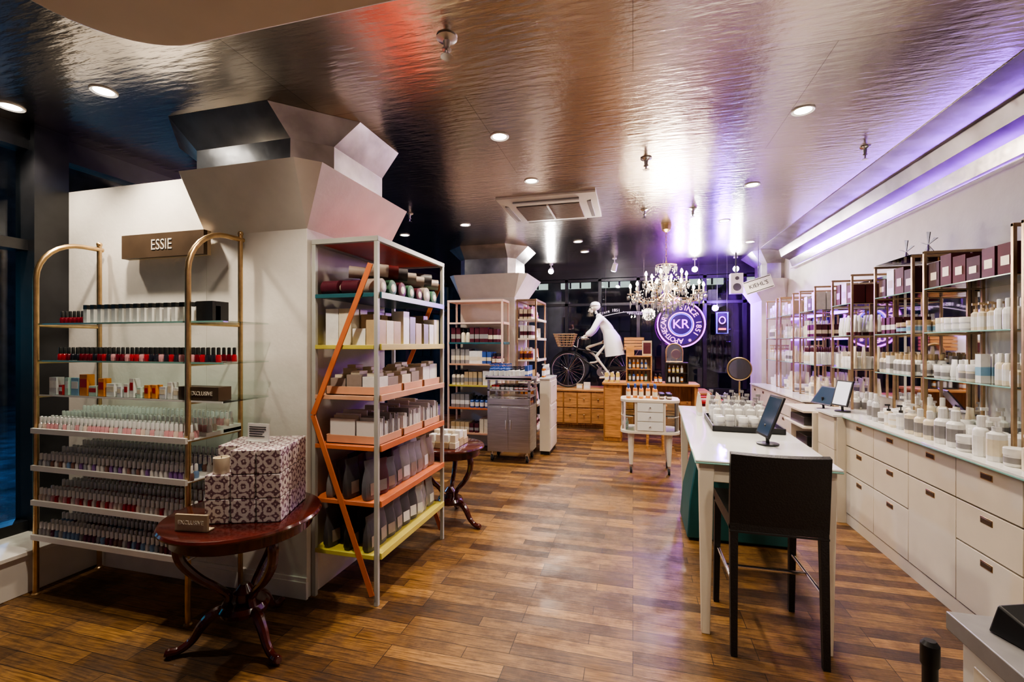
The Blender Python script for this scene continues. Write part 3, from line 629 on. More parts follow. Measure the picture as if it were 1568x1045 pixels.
for x in (kx0+.12,kx1-.12):
    for y in (ky0+.08,ky1-.08):
        m.tube([(x,y,.47),(x,y,.30),(x,y,.10)],[.038,.032,.020],CREAM,10); m.cyl((x,y,.1),(x,y,.07),.01,.01,CHROME); m.cyl((x-.012,y+.012,.038),(x+.012,y+.012,.038),.038,.038,RUBBER,16); m.box(x-.017,x-.013,y-.005,y+.025,.035,.09,CHROME)
m.done(bev=.003)
m=M('cabinet_products'); fill(m,kx0+.05,kx1-.05,ky0+.1,ky1-.08,.861,['bottle','carton','jar'],['amber','plum','orange','blue','cream','black'],['black','white','blue'],['white','cream'],.075,(.10,.17),(.02,.027),'x')
fill(m,kx0+.04,kx0+.15,ky0+.14,ky1-.1,.501,['jar','bottle'],['white','mint'],['white'],['white'],.06,(.09,.12)); m.done()
# ================================================================= CENTRAL WHITE TABLE (slightly turned)
TR=T(.31,2.5,0)@Matrix.Rotation(math.radians(-3.0),4,'Z')@T(-.31,-2.5,0)
m=M('white_consultation_table'); m.T=TR
ax0,ax1,ay0,ay1=.31,.96,2.50,4.66
m.box(ax0,ax1,ay0,ay1,.895,.906,GWHITE); m.box(ax0-.0015,ax1+.0015,ay0-.0015,ay1+.0015,.886,.895,GEDGE)
for a in ((ax0+.03,ax1-.03,ay0+.03,ay0+.055),(ax0+.03,ax1-.03,ay1-.055,ay1-.03),(ax0+.03,ax0+.055,ay0+.03,ay1-.03),(ax1-.055,ax1-.03,ay0+.03,ay1-.03)): m.box(*a,.79,.886,CREAM)
for x,sx in ((ax0+.02,1),(ax1-.02,-1)):
    for y,sy in ((ay0+.02,1),(ay1-.02,-1)):
        def q(w,z,o=0): return [(x+sx*a,y+sy*b,z) for a,b in ((0+o,0+o),(w+o,0+o),(w+o,w+o),(0+o,w+o))]
        m.loft([q(.042,0,.012),q(.046,.15,.010),q(.07,.80),q(.075,.886)],CREAM)
m.done(bev=.004)
m=M('tray'); m.T=TR; m.box(.48,.92,3.35,3.95,.907,.915,BLACK)
for a in ((.48,.49,3.35,3.95),(.91,.92,3.35,3.95),(.48,.92,3.35,3.36),(.48,.92,3.94,3.95)): m.box(*a,.907,.945,BLACK)
m.done(bev=.002)
m=M('tester_bottles'); m.T=TR; fill(m,.495,.905,3.37,3.93,.916,['pump','bottle','pump','jar'],['clear','white','grey','amber','white'],['white','grey','white','black'],['white'],.072,(.15,.23),(.021,.027),run=(1,2),dens=.85)
fill(m,.42,.80,4.02,4.35,.907,['pump','bottle','tube'],['clear','white','cream','amber'],['white','white'],['white'],.075,(.14,.24),(.022,.03),'x'); m.done()
def tablet(name,x,y,z,w,h,rot,scr,tilt=20,mt=BLACK):
    m=M(name); m.T=T(x,y,z)@Matrix.Rotation(math.radians(rot),4,'Z')
    m.lathe([(.06,0),(.06,.008),(.055,.01)],(0,.03,0),mt,20); m.cyl((0,.03,.008),(0,.02,.12),.01,.01,mt)
    m.T=m.T@T(0,0,.05)@Matrix.Rotation(math.radians(-tilt),4,'X')
    m.box(-w/2,w/2,-.006,.006,0,h,mt); m.box(-w/2+.012,w/2-.012,-.0075,-.006,.012,h-.012,scr); m.done(bev=.003)
tablet('tablet_on_stand',.74,2.98,.907,.19,.25,-84,SCREEND)
m=M('vanity_mirror'); m.T=T(.07,-.08,0); m.lathe([(.07,0),(.075,.006),(.02,.016),(.012,.03)],(.84,4.48,.907),BRASS,24); m.cyl((.84,4.48,.92),(.84,4.48,1.17),.007,.007,BRASS)
m.cyl((.84,4.475,1.28),(.84,4.49,1.28),.095,.095,BRONZE,32); m.cyl((.84,4.469,1.28),(.84,4.474,1.28),.088,.088,MIRROR,32); m.tube([(.84+.098*math.cos(a),4.48,1.28+.098*math.sin(a)) for a in [2*PI*i/32 for i in range(32)]],.006,BRASS,8,closed=True); m.done()
m=M('teal_display_bench')
m.loft([[(.40,3.70,.02),(1.14,3.70,.02),(1.14,4.25,.02),(.40,4.25,.02)],[(.42,3.72,.30),(1.08,3.72,.30),(1.08,4.22,.30),(.42,4.22,.30)],[(.48,3.82,.60),(.86,3.82,.60),(.86,4.15,.60),(.48,4.15,.60)]],DTEAL)
m.box(.44,1.1,3.74,4.2,0,.02,BLACK); m.done(bev=.02,seg=3)
# ================================================================= BLACK STOOL CHAIR
m=M('counter_chair')
hx0,hx1,hy0,hy1=.455,.875,2.40,2.86
def leg(x,y,x2,y2,w=.036,top=.62): m.loft([[(x,y,0),(x+w*.8,y,0),(x+w*.8,y+w*.8,0),(x,y+w*.8,0)],[(x2,y2,top),(x2+w,y2,top),(x2+w,y2+w,top),(x2,y2+w,top)]],LEATHER)
leg(hx0,hy0-.02,hx0,hy0); leg(hx1-.03,hy0-.02,hx1-.036,hy0); leg(hx0,hy1,hx0,hy1-.036); leg(hx1-.03,hy1,hx1-.036,hy1-.036)
m.box(hx0,hx1,hy0,hy1,.60,.665,LEATHER)
rings=[]
for i in range(9):
    t=i/8; x=hx0-.002+(hx1-hx0+.004)*t; b=.035*(1-(2*t-1)**2)
    rings.append([(x,hy0-b*0+.002-.0,.62),(x,hy0-.03-b,.975),(x,hy0+.0-b,.982),(x,hy0+.034,.66)])
m.loft(rings,LEATHER)
for a,b in (((hx0+.02,hy0,.33),(hx0+.02,hy1,.33)),((hx1-.02,hy0,.33),(hx1-.02,hy1,.33)),((hx0+.02,hy0+.22,.33),(hx1-.02,hy0+.22,.33))): m.cyl(a,b,.009,.009,CHROME,10)
for z in (.60,): m.box(hx0-.002,hx1+.002,hy0-.002,hy0+.0,z-.01,z,BLACK)
m.done(bev=.006,seg=3)
# ================================================================= RIGHT COUNTER
def drawerface(m,X,y0,y1,z0,z1):
    m.box(X,X+.02,y0+.0025,y1-.0025,z0+.0025,z1-.0025,CREAM)
    yc=(y0+y1)/2; zt=z1-.03
    m.box(X-.0015,X+.001,yc-.042,yc+.042,zt-.034,zt,BRASS); m.box(X-.003,X-.001,yc-.036,yc+.036,zt-.029,zt-.006,BRONZE)
m=M('drawer_counter')
m.box(1.745,2.298,1.3,4.40,.0,.882,BRONZE); m.box(1.728,1.745,1.3,4.40,0,.085,CREAM)
yb=[4.40,3.95,3.51,3.06,2.61,2.16,1.71,1.3]
for i in range(len(yb)-1):
    a,b=yb[i+1],yb[i]
    for z0,z1 in (((.655,.875),(.43,.65),(.09,.425)) if i!=2 else ((.655,.875),(.09,.65))): drawerface(m,1.725,a,b,z0,z1)
m.box(1.66,2.298,4.40,4.78,.0,.882,CREAM); m.box(1.645,1.66,4.42,4.76,.09,.60,CREAM); m.box(1.645,1.66,4.42,4.76,.605,.875,CREAM)
m.box(1.70,2.298,1.3,4.40,.890,.902,GWHITE); m.box(1.698,2.298,1.298,4.40,.882,.890,GEDGE); m.box(1.63,2.298,4.40,4.80,.884,.902,GWHITE)
m.done(bev=.002,seg=1)
m=M('open_till_counter')
m.box(1.62,2.298,4.82,4.84,0,.86,CREAM); m.box(1.62,2.298,5.42,5.44,0,.86,CREAM)
for z in (.06,.28,.50,.70,.85): m.box(1.55,2.298,4.84,5.42,z,z+.02,CREAM)
m.box(2.2,2.298,4.84,5.42,0,.85,WHITE)
m.box(1.6,1.8,4.9,5.2,.521,.62,BLACK); m.box(1.6,1.9,4.9,5.35,.301,.40,C['grey']); m.box(1.58,1.8,4.92,5.3,.721,.80,C['dgrey']); m.box(1.60,1.8,4.95,5.2,.081,.2,C['white'])
m.done(bev=.002,seg=1)
m=M('drawer_counter')
m.box(1.765,2.298,5.45,7.65,0,.882,BRONZE); m.box(1.73,2.298,5.45,7.67,.884,.902,GWHITE)
for i in range(5):
    a=5.46+i*.437
    for z0,z1 in ((.655,.875),(.43,.65),(.09,.425)): drawerface(m,1.745,a,a+.437,z0,z1)
m.done(bev=.002,seg=1)
def wallunit(y0,y1,shelves=(1.27,1.58,1.88),x0=1.94,x1=2.285,zt=2.14,z0=.9025,added_strip=False,topc=(BOXRED,BOXPLUM)):
    m=M('brass_shelf_unit'); w=.018
    for x in (x0,x1-w):
        for y in (y0,y1-w): m.box(x,x+w,y,y+w,z0,zt,CHAMP)
    for y in (y0,y1-w): m.box(x0,x1,y-.0005,y+w+.0005,zt-w,zt+.0005,CHAMP); m.box(x0,x1,y,y+w,z0,z0+w*.5,CHAMP)
    for z in shelves:
        m.box(x0+.005,x1-.005,y0+w,y1-w,z-.008,z,GLASS); m.box(x0,x0+.006,y0+w,y1-w,z-.008,z,GEDGE)
        for y in (y0,y1-w): m.box(x0+w,x1-w,y+.004,y+w-.004,z-.014,z-.008,CHAMP)
        if added_strip: m.box(x1-.022,x1-.006,y0+w,y1-w,z-.030,z-.010,VSTRIP)  # added glow strip, turns the wall behind violet
    m.done(bev=.0015,seg=1)
    m=M('skincare_bottles'); pal=R.choice([['white','cream','white','clear'],['white','white','white','clear'],['cream','cream','white','white']])
    for i,z in enumerate(shelves):
        if i==len(shelves)-1:
            y=y0+.085; k=0
            while y<y1-.06:
                h=R.choice((.14,.17,.2)); bm=topc[k%len(topc)]; k+=1
                for x in (x0+.07,x0+.18,x0+.285): m.box(x-.05,x+.05,y-.052,y+.052,z+.001,z+h,bm,R.uniform(-.05,.05))
                m.box(x0+.0185,x0+.0195,y-.03,y+.03,z+h*.3,z+h*.6,C['tan'])
                y+=.122
        else: fill(m,x0+.02,x1-.04,y0+.02,y1-.02,z+.001,['bottle','tube','carton','bottle','jar','pump','jar'],pal+['white','white','plum','cream'],['white','white','cream','plum','white','tan'],['white','cream','white','grey','white','lblue'],.062,(.12,.22),(.021,.028),dens=.97,run=(1,4))
    fill(m,x0+.0+.03,x1-.05,y0+.03,y1-.03,z0+.0015,['jar','bottle','pump','tube','jar'],['white','cream','white','white'],['white','cream','white','white'],['white','cream','grey'],.075,(.14,.25),(.028,.035),run=(1,3),dens=.95)
    m.done()
W_=C['white']; CR_=C['cream']
for a,b,ld,tc_ in ((2.15,2.95,0,(BOXRED,BOXPLUM)),(3.0,3.78,0,(BOXRED,BOXRED,BOXPLUM)),(3.90,4.44,0,(BOXPLUM,BOXRED,W_)),(4.84,5.28,0,(BOXRED,CR_)),(5.72,6.2,1,(W_,BOXPLUM)),(6.42,6.95,1,(TAN,W_)),(7.1,7.6,1,(W_,CR_))): wallunit(a,b,z0=.9025 if not(4.5<a<5.3) else .871,added_strip=ld,topc=tc_)
m=M('wall_mirror')
for a,b in ((3.82,4.68),(4.72,5.68),(5.72,7.05)): m.box(2.288,2.2985,a,b,1.0,2.14,MIRROR)
m.done()
m=M('counter_testers'); fill(m,1.75,1.93,2.2,3.7,.903,['jar','jar','bottle','pump'],['cream','white','cream','white'],['white','white','white'],['white','cream','grey'],.105,(.15,.24),(.032,.042),run=(1,2),dens=.9); fill(m,1.78,1.92,3.75,4.3,.903,['bottle','pump','jar'],['white','clear','cream'],['white','black'],['white','grey'],.085,(.15,.22),(.024,.03),run=(1,2)); m.done()
m=M('ribbon_ornament')
for y in (4.02,4.30):
    p=Vector((2.10,y,2.23))
    for k in range(5):
        a=k*2*PI/5+.3; m.loft([[p+Vector((0,0,0)),p+Vector((.004,0,.0)),p+Vector((.004,.01,0)),p+Vector((0,.01,0))],[p+Vector((0,.09*math.cos(a)-.02,.09*math.sin(a))),p+Vector((.006,.09*math.cos(a)-.02,.09*math.sin(a))),p+Vector((.006,.09*math.cos(a)+.02,.09*math.sin(a)+.01)),p+Vector((0,.09*math.cos(a)+.02,.09*math.sin(a)+.01))]],BLACK)
    m.cyl(Vector((2.10,y,2.1415)),p,.006,.006,C['purple'],8); m.cyl(Vector((2.10,y,2.1415)),Vector((2.10,y,2.15)),.03,.03,C['purple'],12)
m.box(1.945,2.28,3.92,4.42,2.1415,2.1475,GLASS)
m.done()
tablet('card_terminal',1.74,4.98,.871,.28,.20,-75,SCREEND,35)
tablet('point_of_sale_screen',1.76,4.62,.903,.18,.23,-72,SCREEN,15)
m=M('cash_desk')
m.box(.70,1.55,.25,1.22,0,.86,WHITE); m.box(.68,1.57,.23,1.24,.86,.90,C['grey']); m.box(.695,.70,.29,1.18,.10,.82,CREAM); m.box(.72,1.53,1.22,1.225,.1,.82,CREAM); m.done(bev=.004)
m=M('card_reader'); m.T=T(.815,1.135,.901)@Matrix.Rotation(.35,4,'Z'); m.loft([[(-.08,-.07,0),(.08,-.07,0),(.08,.07,0),(-.08,.07,0)],[(-.08,-.07,.02),(.08,-.07,.02),(.07,.06,.06),(-.07,.06,.06)]],BLACK); m.box(-.05,.05,-.03,.03,.042,.05,SCREEND); m.T=None; m.done(bev=.004)
m=M('black_post'); m.lathe([(.09,0),(.09,.012),(.03,.02),(.013,.03),(.013,.84),(.016,.845),(.016,.885),(.010,.893)],(.588,1.12,0),BLACK,24); m.done()  # plain post standing in for the edge of a black chair
# ================================================================= CEILING FITTINGS
m=M('air_conditioner_cassette')
a0,a1,b0,b1=-1.32,-.34,4.33,5.20; z=H
m.loft([[(a0,b0,z),(a1,b0,z),(a1,b1,z),(a0,b1,z)][::-1],[(a0,b0,z-.02),(a1,b0,z-.02),(a1,b1,z-.02),(a0,b1,z-.02)][::-1],[(a0+.10,b0+.10,z-.05),(a1-.10,b0+.10,z-.05),(a1-.10,b1-.10,z-.05),(a0+.10,b1-.10,z-.05)][::-1]],WHITE)
for xa,xb,ya,yb2 in ((a0+.16,a1-.16,b0+.055,b0+.095),(a0+.16,a1-.16,b1-.095,b1-.055),(a0+.055,a0+.095,b0+.16,b1-.16),(a1-.095,a1-.055,b0+.16,b1-.16)): m.box(xa,xb,ya,yb2,z-.052,z-.03,C['grey'])
m.box(a0+.17,a1-.17,b0+.17,b1-.17,z-.055,z-.045,C['dgrey'])
k=b0+.18
while k<b1-.18: m.box(a0+.17,a1-.17,k,k+.012,z-.062,z-.05,C['taupe']); k+=.026
m.box((a0+a1)/2-.01,(a0+a1)/2+.01,b0+.17,b1-.17,z-.066,z-.05,WHITE)
m.done(bev=.002,seg=1)
for x,y,s in ((-.85,2.0,1),(.1,3.7,.9),(.12,5.1,.9),(.62,5.2,.9),(1.65,3.9,.7),(-2.4,4.6,.9)):
    m=M('sprinkler_head'); m.lathe([(.045*s,0),(.05*s,-.006),(.03*s,-.016),(.018*s,-.02),(.014*s,-.05),(.022*s,-.055),(.022*s,-.062),(.01*s,-.066)],(x,y,H),CHROME if s<1 else DSILVER,16)
    m.lathe([(.01*s,-.066),(.006*s,-.085),(.03*s,-.09),(.03*s,-.093)],(x,y,H),CHROME,14); m.done()
m=M('ceiling_speaker'); m.box(1.50,1.68,7.85,8.0,2.30,2.62,WHITE); m.cyl((1.59,7.84,2.40),(1.59,7.85,2.40),.06,.06,C['dgrey'],20); m.cyl((1.59,7.84,2.54),(1.59,7.85,2.54),.03,.03,C['dgrey'],16); m.cyl((1.59,7.93,2.62),(1.59,7.93,H),.012,.012,BLACK); m.done(bev=.004)
m=M('shop_sign'); m.T=T(1.84,7.62,2.40)@Matrix.Rotation(math.radians(-18),4,'Y'); m.box(-.2,.2,0,.02,-.1,.1,LABEL); m.box(-.19,.19,-.002,0,.08,.09,INK); m.box(-.19,.19,-.002,0,-.09,-.08,INK); m.text("KIEHL'S",.085,T(0,-.004,0)@RX,INK,.001); m.T=None
m.cyl((1.84,7.63,2.48),(1.84,7.63,H),.004,.004,BLACK); m.done()
# ================================================================= CHANDELIER
cx,cy=.39,5.80
ch=empty('crystal_chandelier',(0,0,0))
m=M('body')
m.lathe([(.02,-.10),(.05,-.07),(.06,-.02),(.06,0)],(cx,cy,H),BRASS,20)
for i in range(10): m.tube([(cx+.010*math.cos(a)*(1 if i%2 else .3),cy+.010*math.cos(a)*(.3 if i%2 else 1),2.86-i*.042+.026*math.sin(a)) for a in [2*PI*j/8 for j in range(8)]],.003,BRASS,5,closed=True)
m.lathe([(.015,0),(.05,.02),(.03,.06),(.014,.10),(.035,.16),(.05,.22),(.02,.28),(.012,.36),(.03,.42),(.04,.45),(.01,.50)],(cx,cy,1.98),CRYST,16)
m.cyl((cx,cy,1.95),(cx,cy,2.50),.006,.006,BRASS)
bul=[]
for n_,r_,zb,zt in ((10,.42,2.06,2.20),(6,.24,2.2,2.33)):
    for k in range(n_):
        a=2*PI*k/n_+(.2 if n_==6 else 0); u=Vector((math.cos(a),math.sin(a),0)); c=Vector((cx,cy,0))
        m.tube(sm([c+u*.03+Vector((0,0,zb+.05)),c+u*r_*.4+Vector((0,0,zb-.05)),c+u*r_*.8+Vector((0,0,zb-.04)),c+u*r_+Vector((0,0,zb+.05))],4),.0055,BRASS,6)
        p=c+u*r_+Vector((0,0,zb+.05)); m.lathe([(.006,-.01),(.04,.004),(.042,.008),(.01,.01)],p,CRYST,12); m.cyl(p,p+Vector((0,0,.07)),.010,.010,C['cream'],8); bul.append(p+Vector((0,0,.075)))
        for j in range(6):
            b=2*PI*j/6; m.octa(p+Vector((.036*math.cos(b),.036*math.sin(b),-.035)),.010,.060,CRYST)
        m.octa(p+Vector((0,0,-.12)),.014,.10,CRYST)
        a2=a+2*PI/n_; u2=Vector((math.cos(a2),math.sin(a2),0))
        for j in range(1,8):
            t=j/8; q=c+(u*(1-t)+u2*t)*r_+Vector((0,0,zb+.04-.30*t*(1-t))); m.octa(q,.009,.030,CRYST)
        for j in range(1,9):
            t=j/9; q=c+u*(.03+(r_-.03)*t)+Vector((0,0,zb+.30-.26*t-.16*t*(1-t))); m.octa(q,.008,.024,CRYST)
for rr_,zz,nn in ((.10,1.94,12),(.17,1.98,16),(.06,1.90,8),(.12,2.42,10),(.28,2.00,18),(.22,2.18,14)):
    for j in range(nn): b=2*PI*j/nn; m.octa((cx+rr_*math.cos(b),cy+rr_*math.sin(b),zz),.011,.09,CRYST)
    m.tube([(cx+rr_*math.cos(2*PI*j/24),cy+rr_*math.sin(2*PI*j/24),zz+.035) for j in range(24)],.003,BRASS,5,closed=True)
    for q in range(3): a=q*2*PI/3; m.cyl((cx+rr_*math.cos(a),cy+rr_*math.sin(a),zz+.035),(cx,cy,zz+.05),.002,.002,BRASS,4)
m.sph((cx,cy,1.84),.028,CRYST,12)
m.cyl((cx,cy,1.86),(cx,cy,1.97),.004,.004,BRASS)
m.done(parent=ch,ang=5)
m=M('bulbs')
for p in bul: m.lathe([(.006,0),(.015,.012),(.015,.026),(.004,.054)],p,BULB,8)
m.done(parent=ch)
plight('glow',(cx,cy,2.27),90,(1,.84,.66),.16,ch)
# ================================================================= NEON SIGNS
ne=empty('neon_sign')
m=M('sign_disc'); nx,ny,nz=.83,8.62,1.85
m.cyl((nx,ny+.03,nz),(nx,ny+.045,nz),.38,.38,NDISC,48)
def ringp(r,y=0,n=48): return [(nx+r*math.cos(2*PI*i/n),ny+y,nz+r*math.sin(2*PI*i/n)) for i in range(n)]
m.tube(ringp(.40),.012,NVIOLET,8,closed=True); m.tube(ringp(.375,.03),.014,BLACK,8,closed=True); m.tube(ringp(.21),.009,NWHITE,8,closed=True); m.tube(ringp(.185),.007,NBLUE,8,closed=True)
st="SINCE 1851 * APOTHECARY * "
for i,chh in enumerate(st):
    if chh==' ': continue
    a=PI/2-2*PI*i/len(st); m.text(chh,.125,T(nx+.295*math.cos(a),ny,nz+.295*math.sin(a))@Matrix.Rotation(-(a-PI/2),4,'Y')@RX,NWHITE,.005)
m.text('R',.23,T(nx+.07,ny-.0,nz)@RX,NVIOLET,.008); m.text('K',.23,T(nx-.07,ny,nz)@RX,NVIOLET,.008)
for s in (-.3,.3): m.cyl((nx+s,ny+.04,nz+.22),(nx+s,ny+.04,H),.003,.003,CHROME,6)
m.done(parent=ne); plight('neon_glow',(nx,ny+.12,nz+.50),150,(.42,.06,1),.06,ne)
m=M('small_neon_sign'); sx,sy,sz=1.53,8.75,1.87
m.box(sx-.11,sx+.11,sy,sy+.03,sz-.2,sz+.2,BLACK)
m.tube([(sx-.09,sy-.01,sz-.18),(sx+.09,sy-.01,sz-.18),(sx+.09,sy-.01,sz+.18),(sx-.09,sy-.01,sz+.18)],.008,NBLUE,8,closed=True)
m.tube([(sx+.05*math.cos(a),sy-.01,sz+.05+.06*math.sin(a)) for a in [2*PI*i/16 for i in range(16)]],.008,NVIOLET,8,closed=True); m.box(sx-.06,sx+.06,sy-.014,sy-.004,sz-.12,sz-.09,NRED)
for s in (-.08,.08): m.cyl((sx+s,sy+.015,sz+.2),(sx+s,sy+.015,H),.003,.003,CHROME,6)
o=m.done(); plight('neon_glow',(sx,sy-.12,sz+.32),100,(.28,.06,1),.06,o)
m=M('window_script_sign'); m.T=T(-.18,8.85,2.10)@Matrix.Rotation(math.radians(-4),4,'Y')
for i,chh in enumerate('Since 1851 - apothecary'):
    if chh!=' ': m.text(chh,.075,T(-.42+i*.039,0,.05*math.sin(i*.25))@RX,LABEL,.003)
m.tube(sm([(-.45,.01,-.06),(-.2,.01,-.02),(.1,.01,.0),(.5,.01,-.05)]),.005,LABEL,6)
m.T=None
for x in (-.5,.2): m.cyl((x,8.86,2.12),(x,8.86,H),.002,.002,CHROME,6)
m.done()
# ================================================================= BICYCLE + SKELETON
bz=.686; fw=Vector((-1.17,8.5,bz+.335)); rw=Vector((-.12,8.5,bz+.335))
m=M('bicycle')
def wheel(c):
    m.tube([(c.x+.32*math.cos(a),c.y,c.z+.32*math.sin(a)) for a in [2*PI*i/40 for i in range(40)]],.016,RUBBER,8,closed=True)
    m.tube([(c.x+.30*math.cos(a),c.y,c.z+.30*math.sin(a)) for a in [2*PI*i/40 for i in range(40)]],.008,CHROME,6,closed=True)
    for i in range(20): a=2*PI*i/20; m.cyl((c.x,c.y+(.02 if i%2 else -.02),c.z),(c.x+.30*math.cos(a),c.y,c.z+.30*math.sin(a)),.0018,.0018,CHROME,4)
    m.cyl((c.x,c.y-.04,c.z),(c.x,c.y+.04,c.z),.018,.018,CHROME,10)
    m.tube([(c.x+.35*math.cos(a),c.y,c.z+.35*math.sin(a)) for a in [math.radians(20+i*14) for i in range(11)]],.012,BLACK,6)
wheel(fw); wheel(rw)
bb=Vector((-.55,8.5,bz+.30)); seat=Vector((-.40,8.5,bz+.76)); head=Vector((-1.0,8.5,bz+.75)); headl=Vector((-1.04,8.5,bz+.62))
for a,b,r in ((bb,seat,.015),(head,headl,.019),(headl,bb,.017),(head-Vector((-.02,0,.03)),seat-Vector((0,0,.15)),.015)): m.cyl(a,b,r,r,BLACK,10)
for s in (-.045,.045):
    o=Vector((0,s,0)); m.cyl(bb+o*.4,rw+o,.009,.009,BLACK,8); m.cyl(seat-Vector((0,0,.12))+o*.3,rw+o,.009,.009,BLACK,8); m.tube(sm([headl+o*.6,headl+o+Vector((-.03,0,-.1)),fw+o]),.010,BLACK,8)
m.cyl(seat,seat+Vector((.02,0,.08)),.012,.012,CHROME); 
m.loft([[seat+Vector((dx,w*math.cos(a),.10+.025*math.sin(a))) for a in [2*PI*i/10 for i in range(10)]] for dx,w in ((-.14,.02),(-.05,.035),(.06,.08),(.13,.085))],mat('saddle_leather',(.16,.07,.03),.5))
hb=head+Vector((.02,0,.16)); m.cyl(head,hb,.012,.012,CHROME)
m.tube(sm([hb+Vector((.18,-.27,0)),hb+Vector((.06,-.26,.03)),hb+Vector((0,-.1,.0)),hb,hb+Vector((0,.1,0)),hb+Vector((.06,.26,.03)),hb+Vector((.18,.27,0))]),.011,CHROME,8)
m.cyl(bb+Vector((0,-.06,0)),bb+Vector((0,-.05,0)),.09,.09,CHROME,24); m.cyl(bb+Vector((0,-.07,0)),bb+Vector((.10,-.08,-.13)),.01,.01,CHROME); m.cyl(bb+Vector((0,.07,0)),bb+Vector((-.10,.08,.13)),.01,.01,CHROME)
pR=bb+Vector((.10,-.13,-.13)); pL=bb+Vector((-.10,.13,.13)); 
for p in (pR,pL): m.box(p.x-.045,p.x+.045,p.y-.04,p.y+.04,p.z-.012,p.z+.008,RUBBER)
m.beam(bb+Vector((0,-.065,.06)),rw+Vector((0,-.065,.06)),.05,.006,BLACK)
fb=head+Vector((-.22,0,.02))
for t in range(6):
    z=.0+t*.045; k=.10+.012*t; m.tube([(fb.x-k*1.2,fb.y-k*1.4,fb.z+z),(fb.x+k*1.2,fb.y-k*1.4,fb.z+z),(fb.x+k*1.2,fb.y+k*1.4,fb.z+z),(fb.x-k*1.2,fb.y+k*1.4,fb.z+z)],.008,WICKER,6,closed=True)
for sx_ in (-1,-.5,0,.5,1):
    for sy_ in (-1,1): m.cyl((fb.x+.12*sx_,fb.y+.14*sy_,fb.z),(fb.x+.19*sx_,fb.y+.22*sy_,fb.z+.235),.005,.005,WICKER,5)
for sy_ in (-.6,-.2,.2,.6):
    for sx_ in (-1,1): m.cyl((fb.x+.12*sx_,fb.y+.14*sy_,fb.z),(fb.x+.19*sx_,fb.y+.22*sy_,fb.z+.235),.005,.005,WICKER,5)
m.box(fb.x-.12,fb.x+.12,fb.y-.14,fb.y+.14,fb.z-.005,fb.z+.004,WICKER)
m.cyl(fb+Vector((.12,0,.02)),head,.008,.008,CHROME)
m.box(-.28,.16,8.43,8.57,bz+.70,bz+.715,CHROME)
for s in (-.05,.05): m.cyl((.1,8.5+s,bz+.70),(rw.x,8.5+s,rw.z),.006,.006,CHROME,6)
m.cyl((-.28,8.5,bz+.70),(-.395,8.5,bz+.66),.006,.006,CHROME,6)
for k in range(4): m.box(-.16,.20,8.36,8.37,bz+.72+k*.055,bz+.765+k*.055,OAK); m.box(-.16,.20,8.63,8.64,bz+.72+k*.055,bz+.765+k*.055,OAK); m.box(-.16,-.15,8.36,8.64,bz+.72+k*.055,bz+.765+k*.055,OAK); m.box(.19,.20,8.36,8.64,bz+.72+k*.055,bz+.765+k*.055,OAK)
m.box(-.16,.20,8.36,8.64,bz+.715,bz+.722,OAK)
m.tube([(bb.x,8.5,bb.z),(bb.x+.08,8.5+.16,bz+.01)],.008,BLACK,6)
m.done()
sk=empty('skeleton_figure')
hip=Vector((-.40,8.5,bz+.94)); ch_=Vector((-.56,8.5,bz+1.24)); nk=Vector((-.65,8.5,bz+1.37))
def skin2(name,V,E,rad,mt,root=0,sub=2):
    me=bpy.data.meshes.new(name); me.from_pydata([tuple(v) for v in V],E,[]); me.materials.append(mt)
    ob=bpy.data.objects.new(name,me); bpy.context.scene.collection.objects.link(ob)
    ob.modifiers.new('skin','SKIN')
    if not me.skin_vertices:
        bpy.context.view_layer.objects.active=ob
        try:
            bpy.ops.mesh.customdata_skin_add()
        except Exception as ex: print('skin add',ex)
    sv=me.skin_vertices[0].data
    for i,r in enumerate(rad): sv[i].radius=r if isinstance(r,tuple) else (r,r)
    for i in range(len(V)): sv[i].use_root=(i==root)
    ob.modifiers['skin'].use_smooth_shade=True; s=ob.modifiers.new('sub','SUBSURF'); s.levels=sub; s.render_levels=sub; ob.parent=sk
V=[hip,hip.lerp(ch_,.45)+Vector((.03,0,.02)),ch_,nk,ch_+Vector((-.02,-.14,.04)),Vector((-.70,8.28,bz+1.06)),Vector((-.82,8.26,bz+.96)),ch_+Vector((-.02,.14,.04)),Vector((-.70,8.72,bz+1.06)),Vector((-.82,8.74,bz+.96))]
E=[(0,1),(1,2),(2,3),(2,4),(4,5),(5,6),(2,7),(7,8),(8,9)]
skin2('coat',V,E,[(.12,.13),(.105,.12),(.12,.12),(.045,.045),.062,.05,.045,.062,.05,.045],COATW)
m=M('coat_skirt')
def er(c,ax,ay,n=20,w=0): return [(c[0]+ax*math.cos(2*PI*j/n)*(1+w*math.cos(5*2*PI*j/n)),c[1]+ay*math.sin(2*PI*j/n)*(1+w*math.cos(5*2*PI*j/n)),c[2]+.03*w*10*math.cos(2*PI*j/n)) for j in range(n)]
m.loft([er((-.43,8.5,bz+1.08),.11,.13),er((-.38,8.5,bz+.95),.15,.17,w=.02),er((-.35,8.5,bz+.78),.165,.19,w=.05),er((-.32,8.5,bz+.60),.17,.20,w=.08)],COATW,cap=False); m.done(parent=sk,ang=60)
for s,ped in ((-1,pR),(1,pL)):
    hp=hip+Vector((0,s*.08,-.05)); kn=Vector((ped.x-.20,8.5+s*.12,(hp.z+ped.z)/2+(.05 if s<0 else .08))); an=Vector((ped.x+.05,8.5+s*.13,ped.z+.09))
    V=[hp,hp.lerp(kn,.5),kn,kn.lerp(an,.4),an,Vector((ped.x-.02,8.5+s*.13,ped.z+.04)),Vector((ped.x-.14,8.5+s*.13,ped.z+.03))]
    skin2('leg',V,[(i,i+1) for i in range(6)],[.04,.022,.034,.022,.022,.022,.016],BONE)
m=M('skull'); hc=Vector((-.70,8.5,bz+1.49))
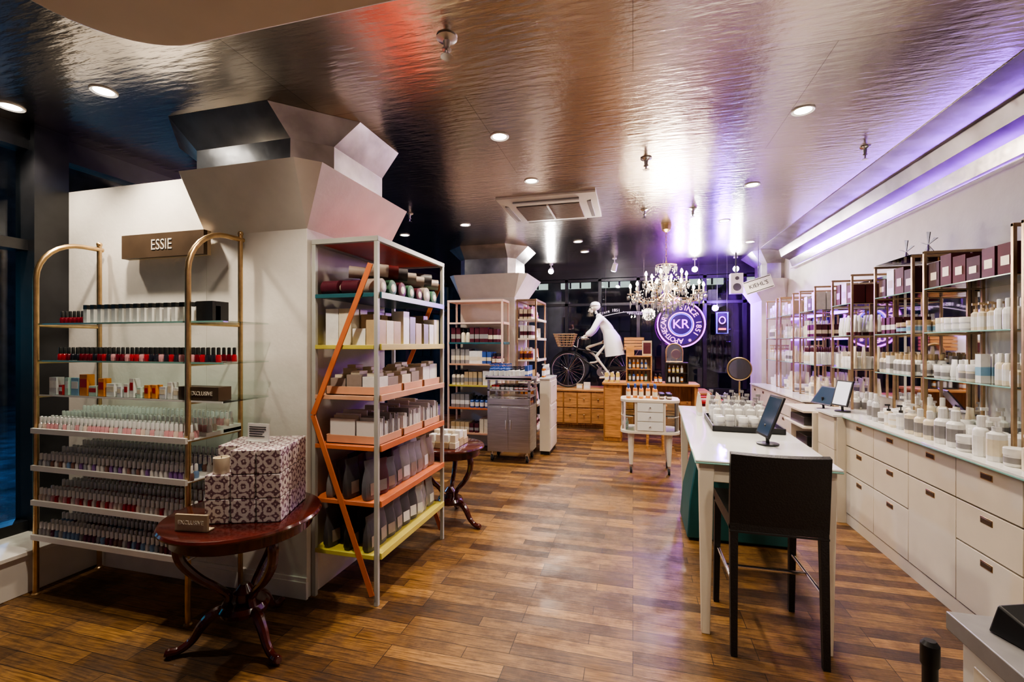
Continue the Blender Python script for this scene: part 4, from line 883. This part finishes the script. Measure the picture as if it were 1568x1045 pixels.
m.sph(hc+Vector((.03,0,.02)),.09,BONE,18,(1.05,.80,.92)); m.sph(hc+Vector((-.045,0,-.055)),.05,BONE,14,(.95,.9,1.1)); m.cyl(hc+Vector((.03,0,-.05)),nk,.022,.028,BONE)
for s in (-1,1): m.sph(hc+Vector((-.062,s*.030,.0)),.022,INK,10); m.sph(hc+Vector((-.02,s*.055,-.02)),.02,BONE,8)
m.octa(hc+Vector((-.086,0,-.03)),.010,.022,INK)
for i in range(7): m.box(hc.x-.098,hc.x-.088,8.476+i*.007,8.481+i*.007,hc.z-.078,hc.z-.062,C['cream'])
m.lathe([(.092,.035),(.09,.06),(.065,.09),(.02,.105)],hc+Vector((.03,0,.0)),C['white'],18)
m.done(parent=sk)
m=M('hands')
for s in (-1,1):
    w=Vector((-.86,8.5+s*.258,hb.z+.04))
    m.cyl(Vector((-.80,8.5+s*.242,bz+.975)),w,.016,.014,BONE,8); m.sph(w+Vector((-.01,0,-.01)),.026,BONE,10,(1.2,.9,.5))
    for i in range(4):
        o=Vector((-.03+i*.018,0,0)); L=(.9,1,.95,.8)[i]
        m.tube([w+o+Vector((0,-s*.0,-.01)),w+o+Vector((0,s*.024,-.02)),w+o+Vector((0,s*.028,-.045*L)),w+o+Vector((0,s*.01,-.062*L))],[.006,.0055,.005,.004],BONE,6)
    m.tube([w+Vector((.02,-s*.012,-.01)),w+Vector((.0,-s*.026,-.028)),w+Vector((-.015,-s*.02,-.05))],[.007,.006,.005],BONE,6)
m.done(parent=sk)
# ================================================================= WORLD + CAMERA
w=bpy.data.worlds.new('night'); bpy.context.scene.world=w; w.use_nodes=True
bg=w.node_tree.nodes['Background']; bg.inputs[0].default_value=(.02,.03,.06,1); bg.inputs[1].default_value=.5
cam=bpy.data.cameras.new('camera'); co=bpy.data.objects.new('camera',cam); bpy.context.scene.collection.objects.link(co)
cam.lens=16; cam.sensor_width=36; cam.shift_y=.0029; cam.clip_start=.05
co.location=(0,0,1.5); co.rotation_euler=(PI/2,0,math.radians(14.87)); bpy.context.scene.camera=co
try:
    vs=bpy.context.scene.view_settings; vs.view_transform='AgX'; vs.look='AgX - Medium High Contrast'; vs.exposure=.1
except Exception as e: print(e)
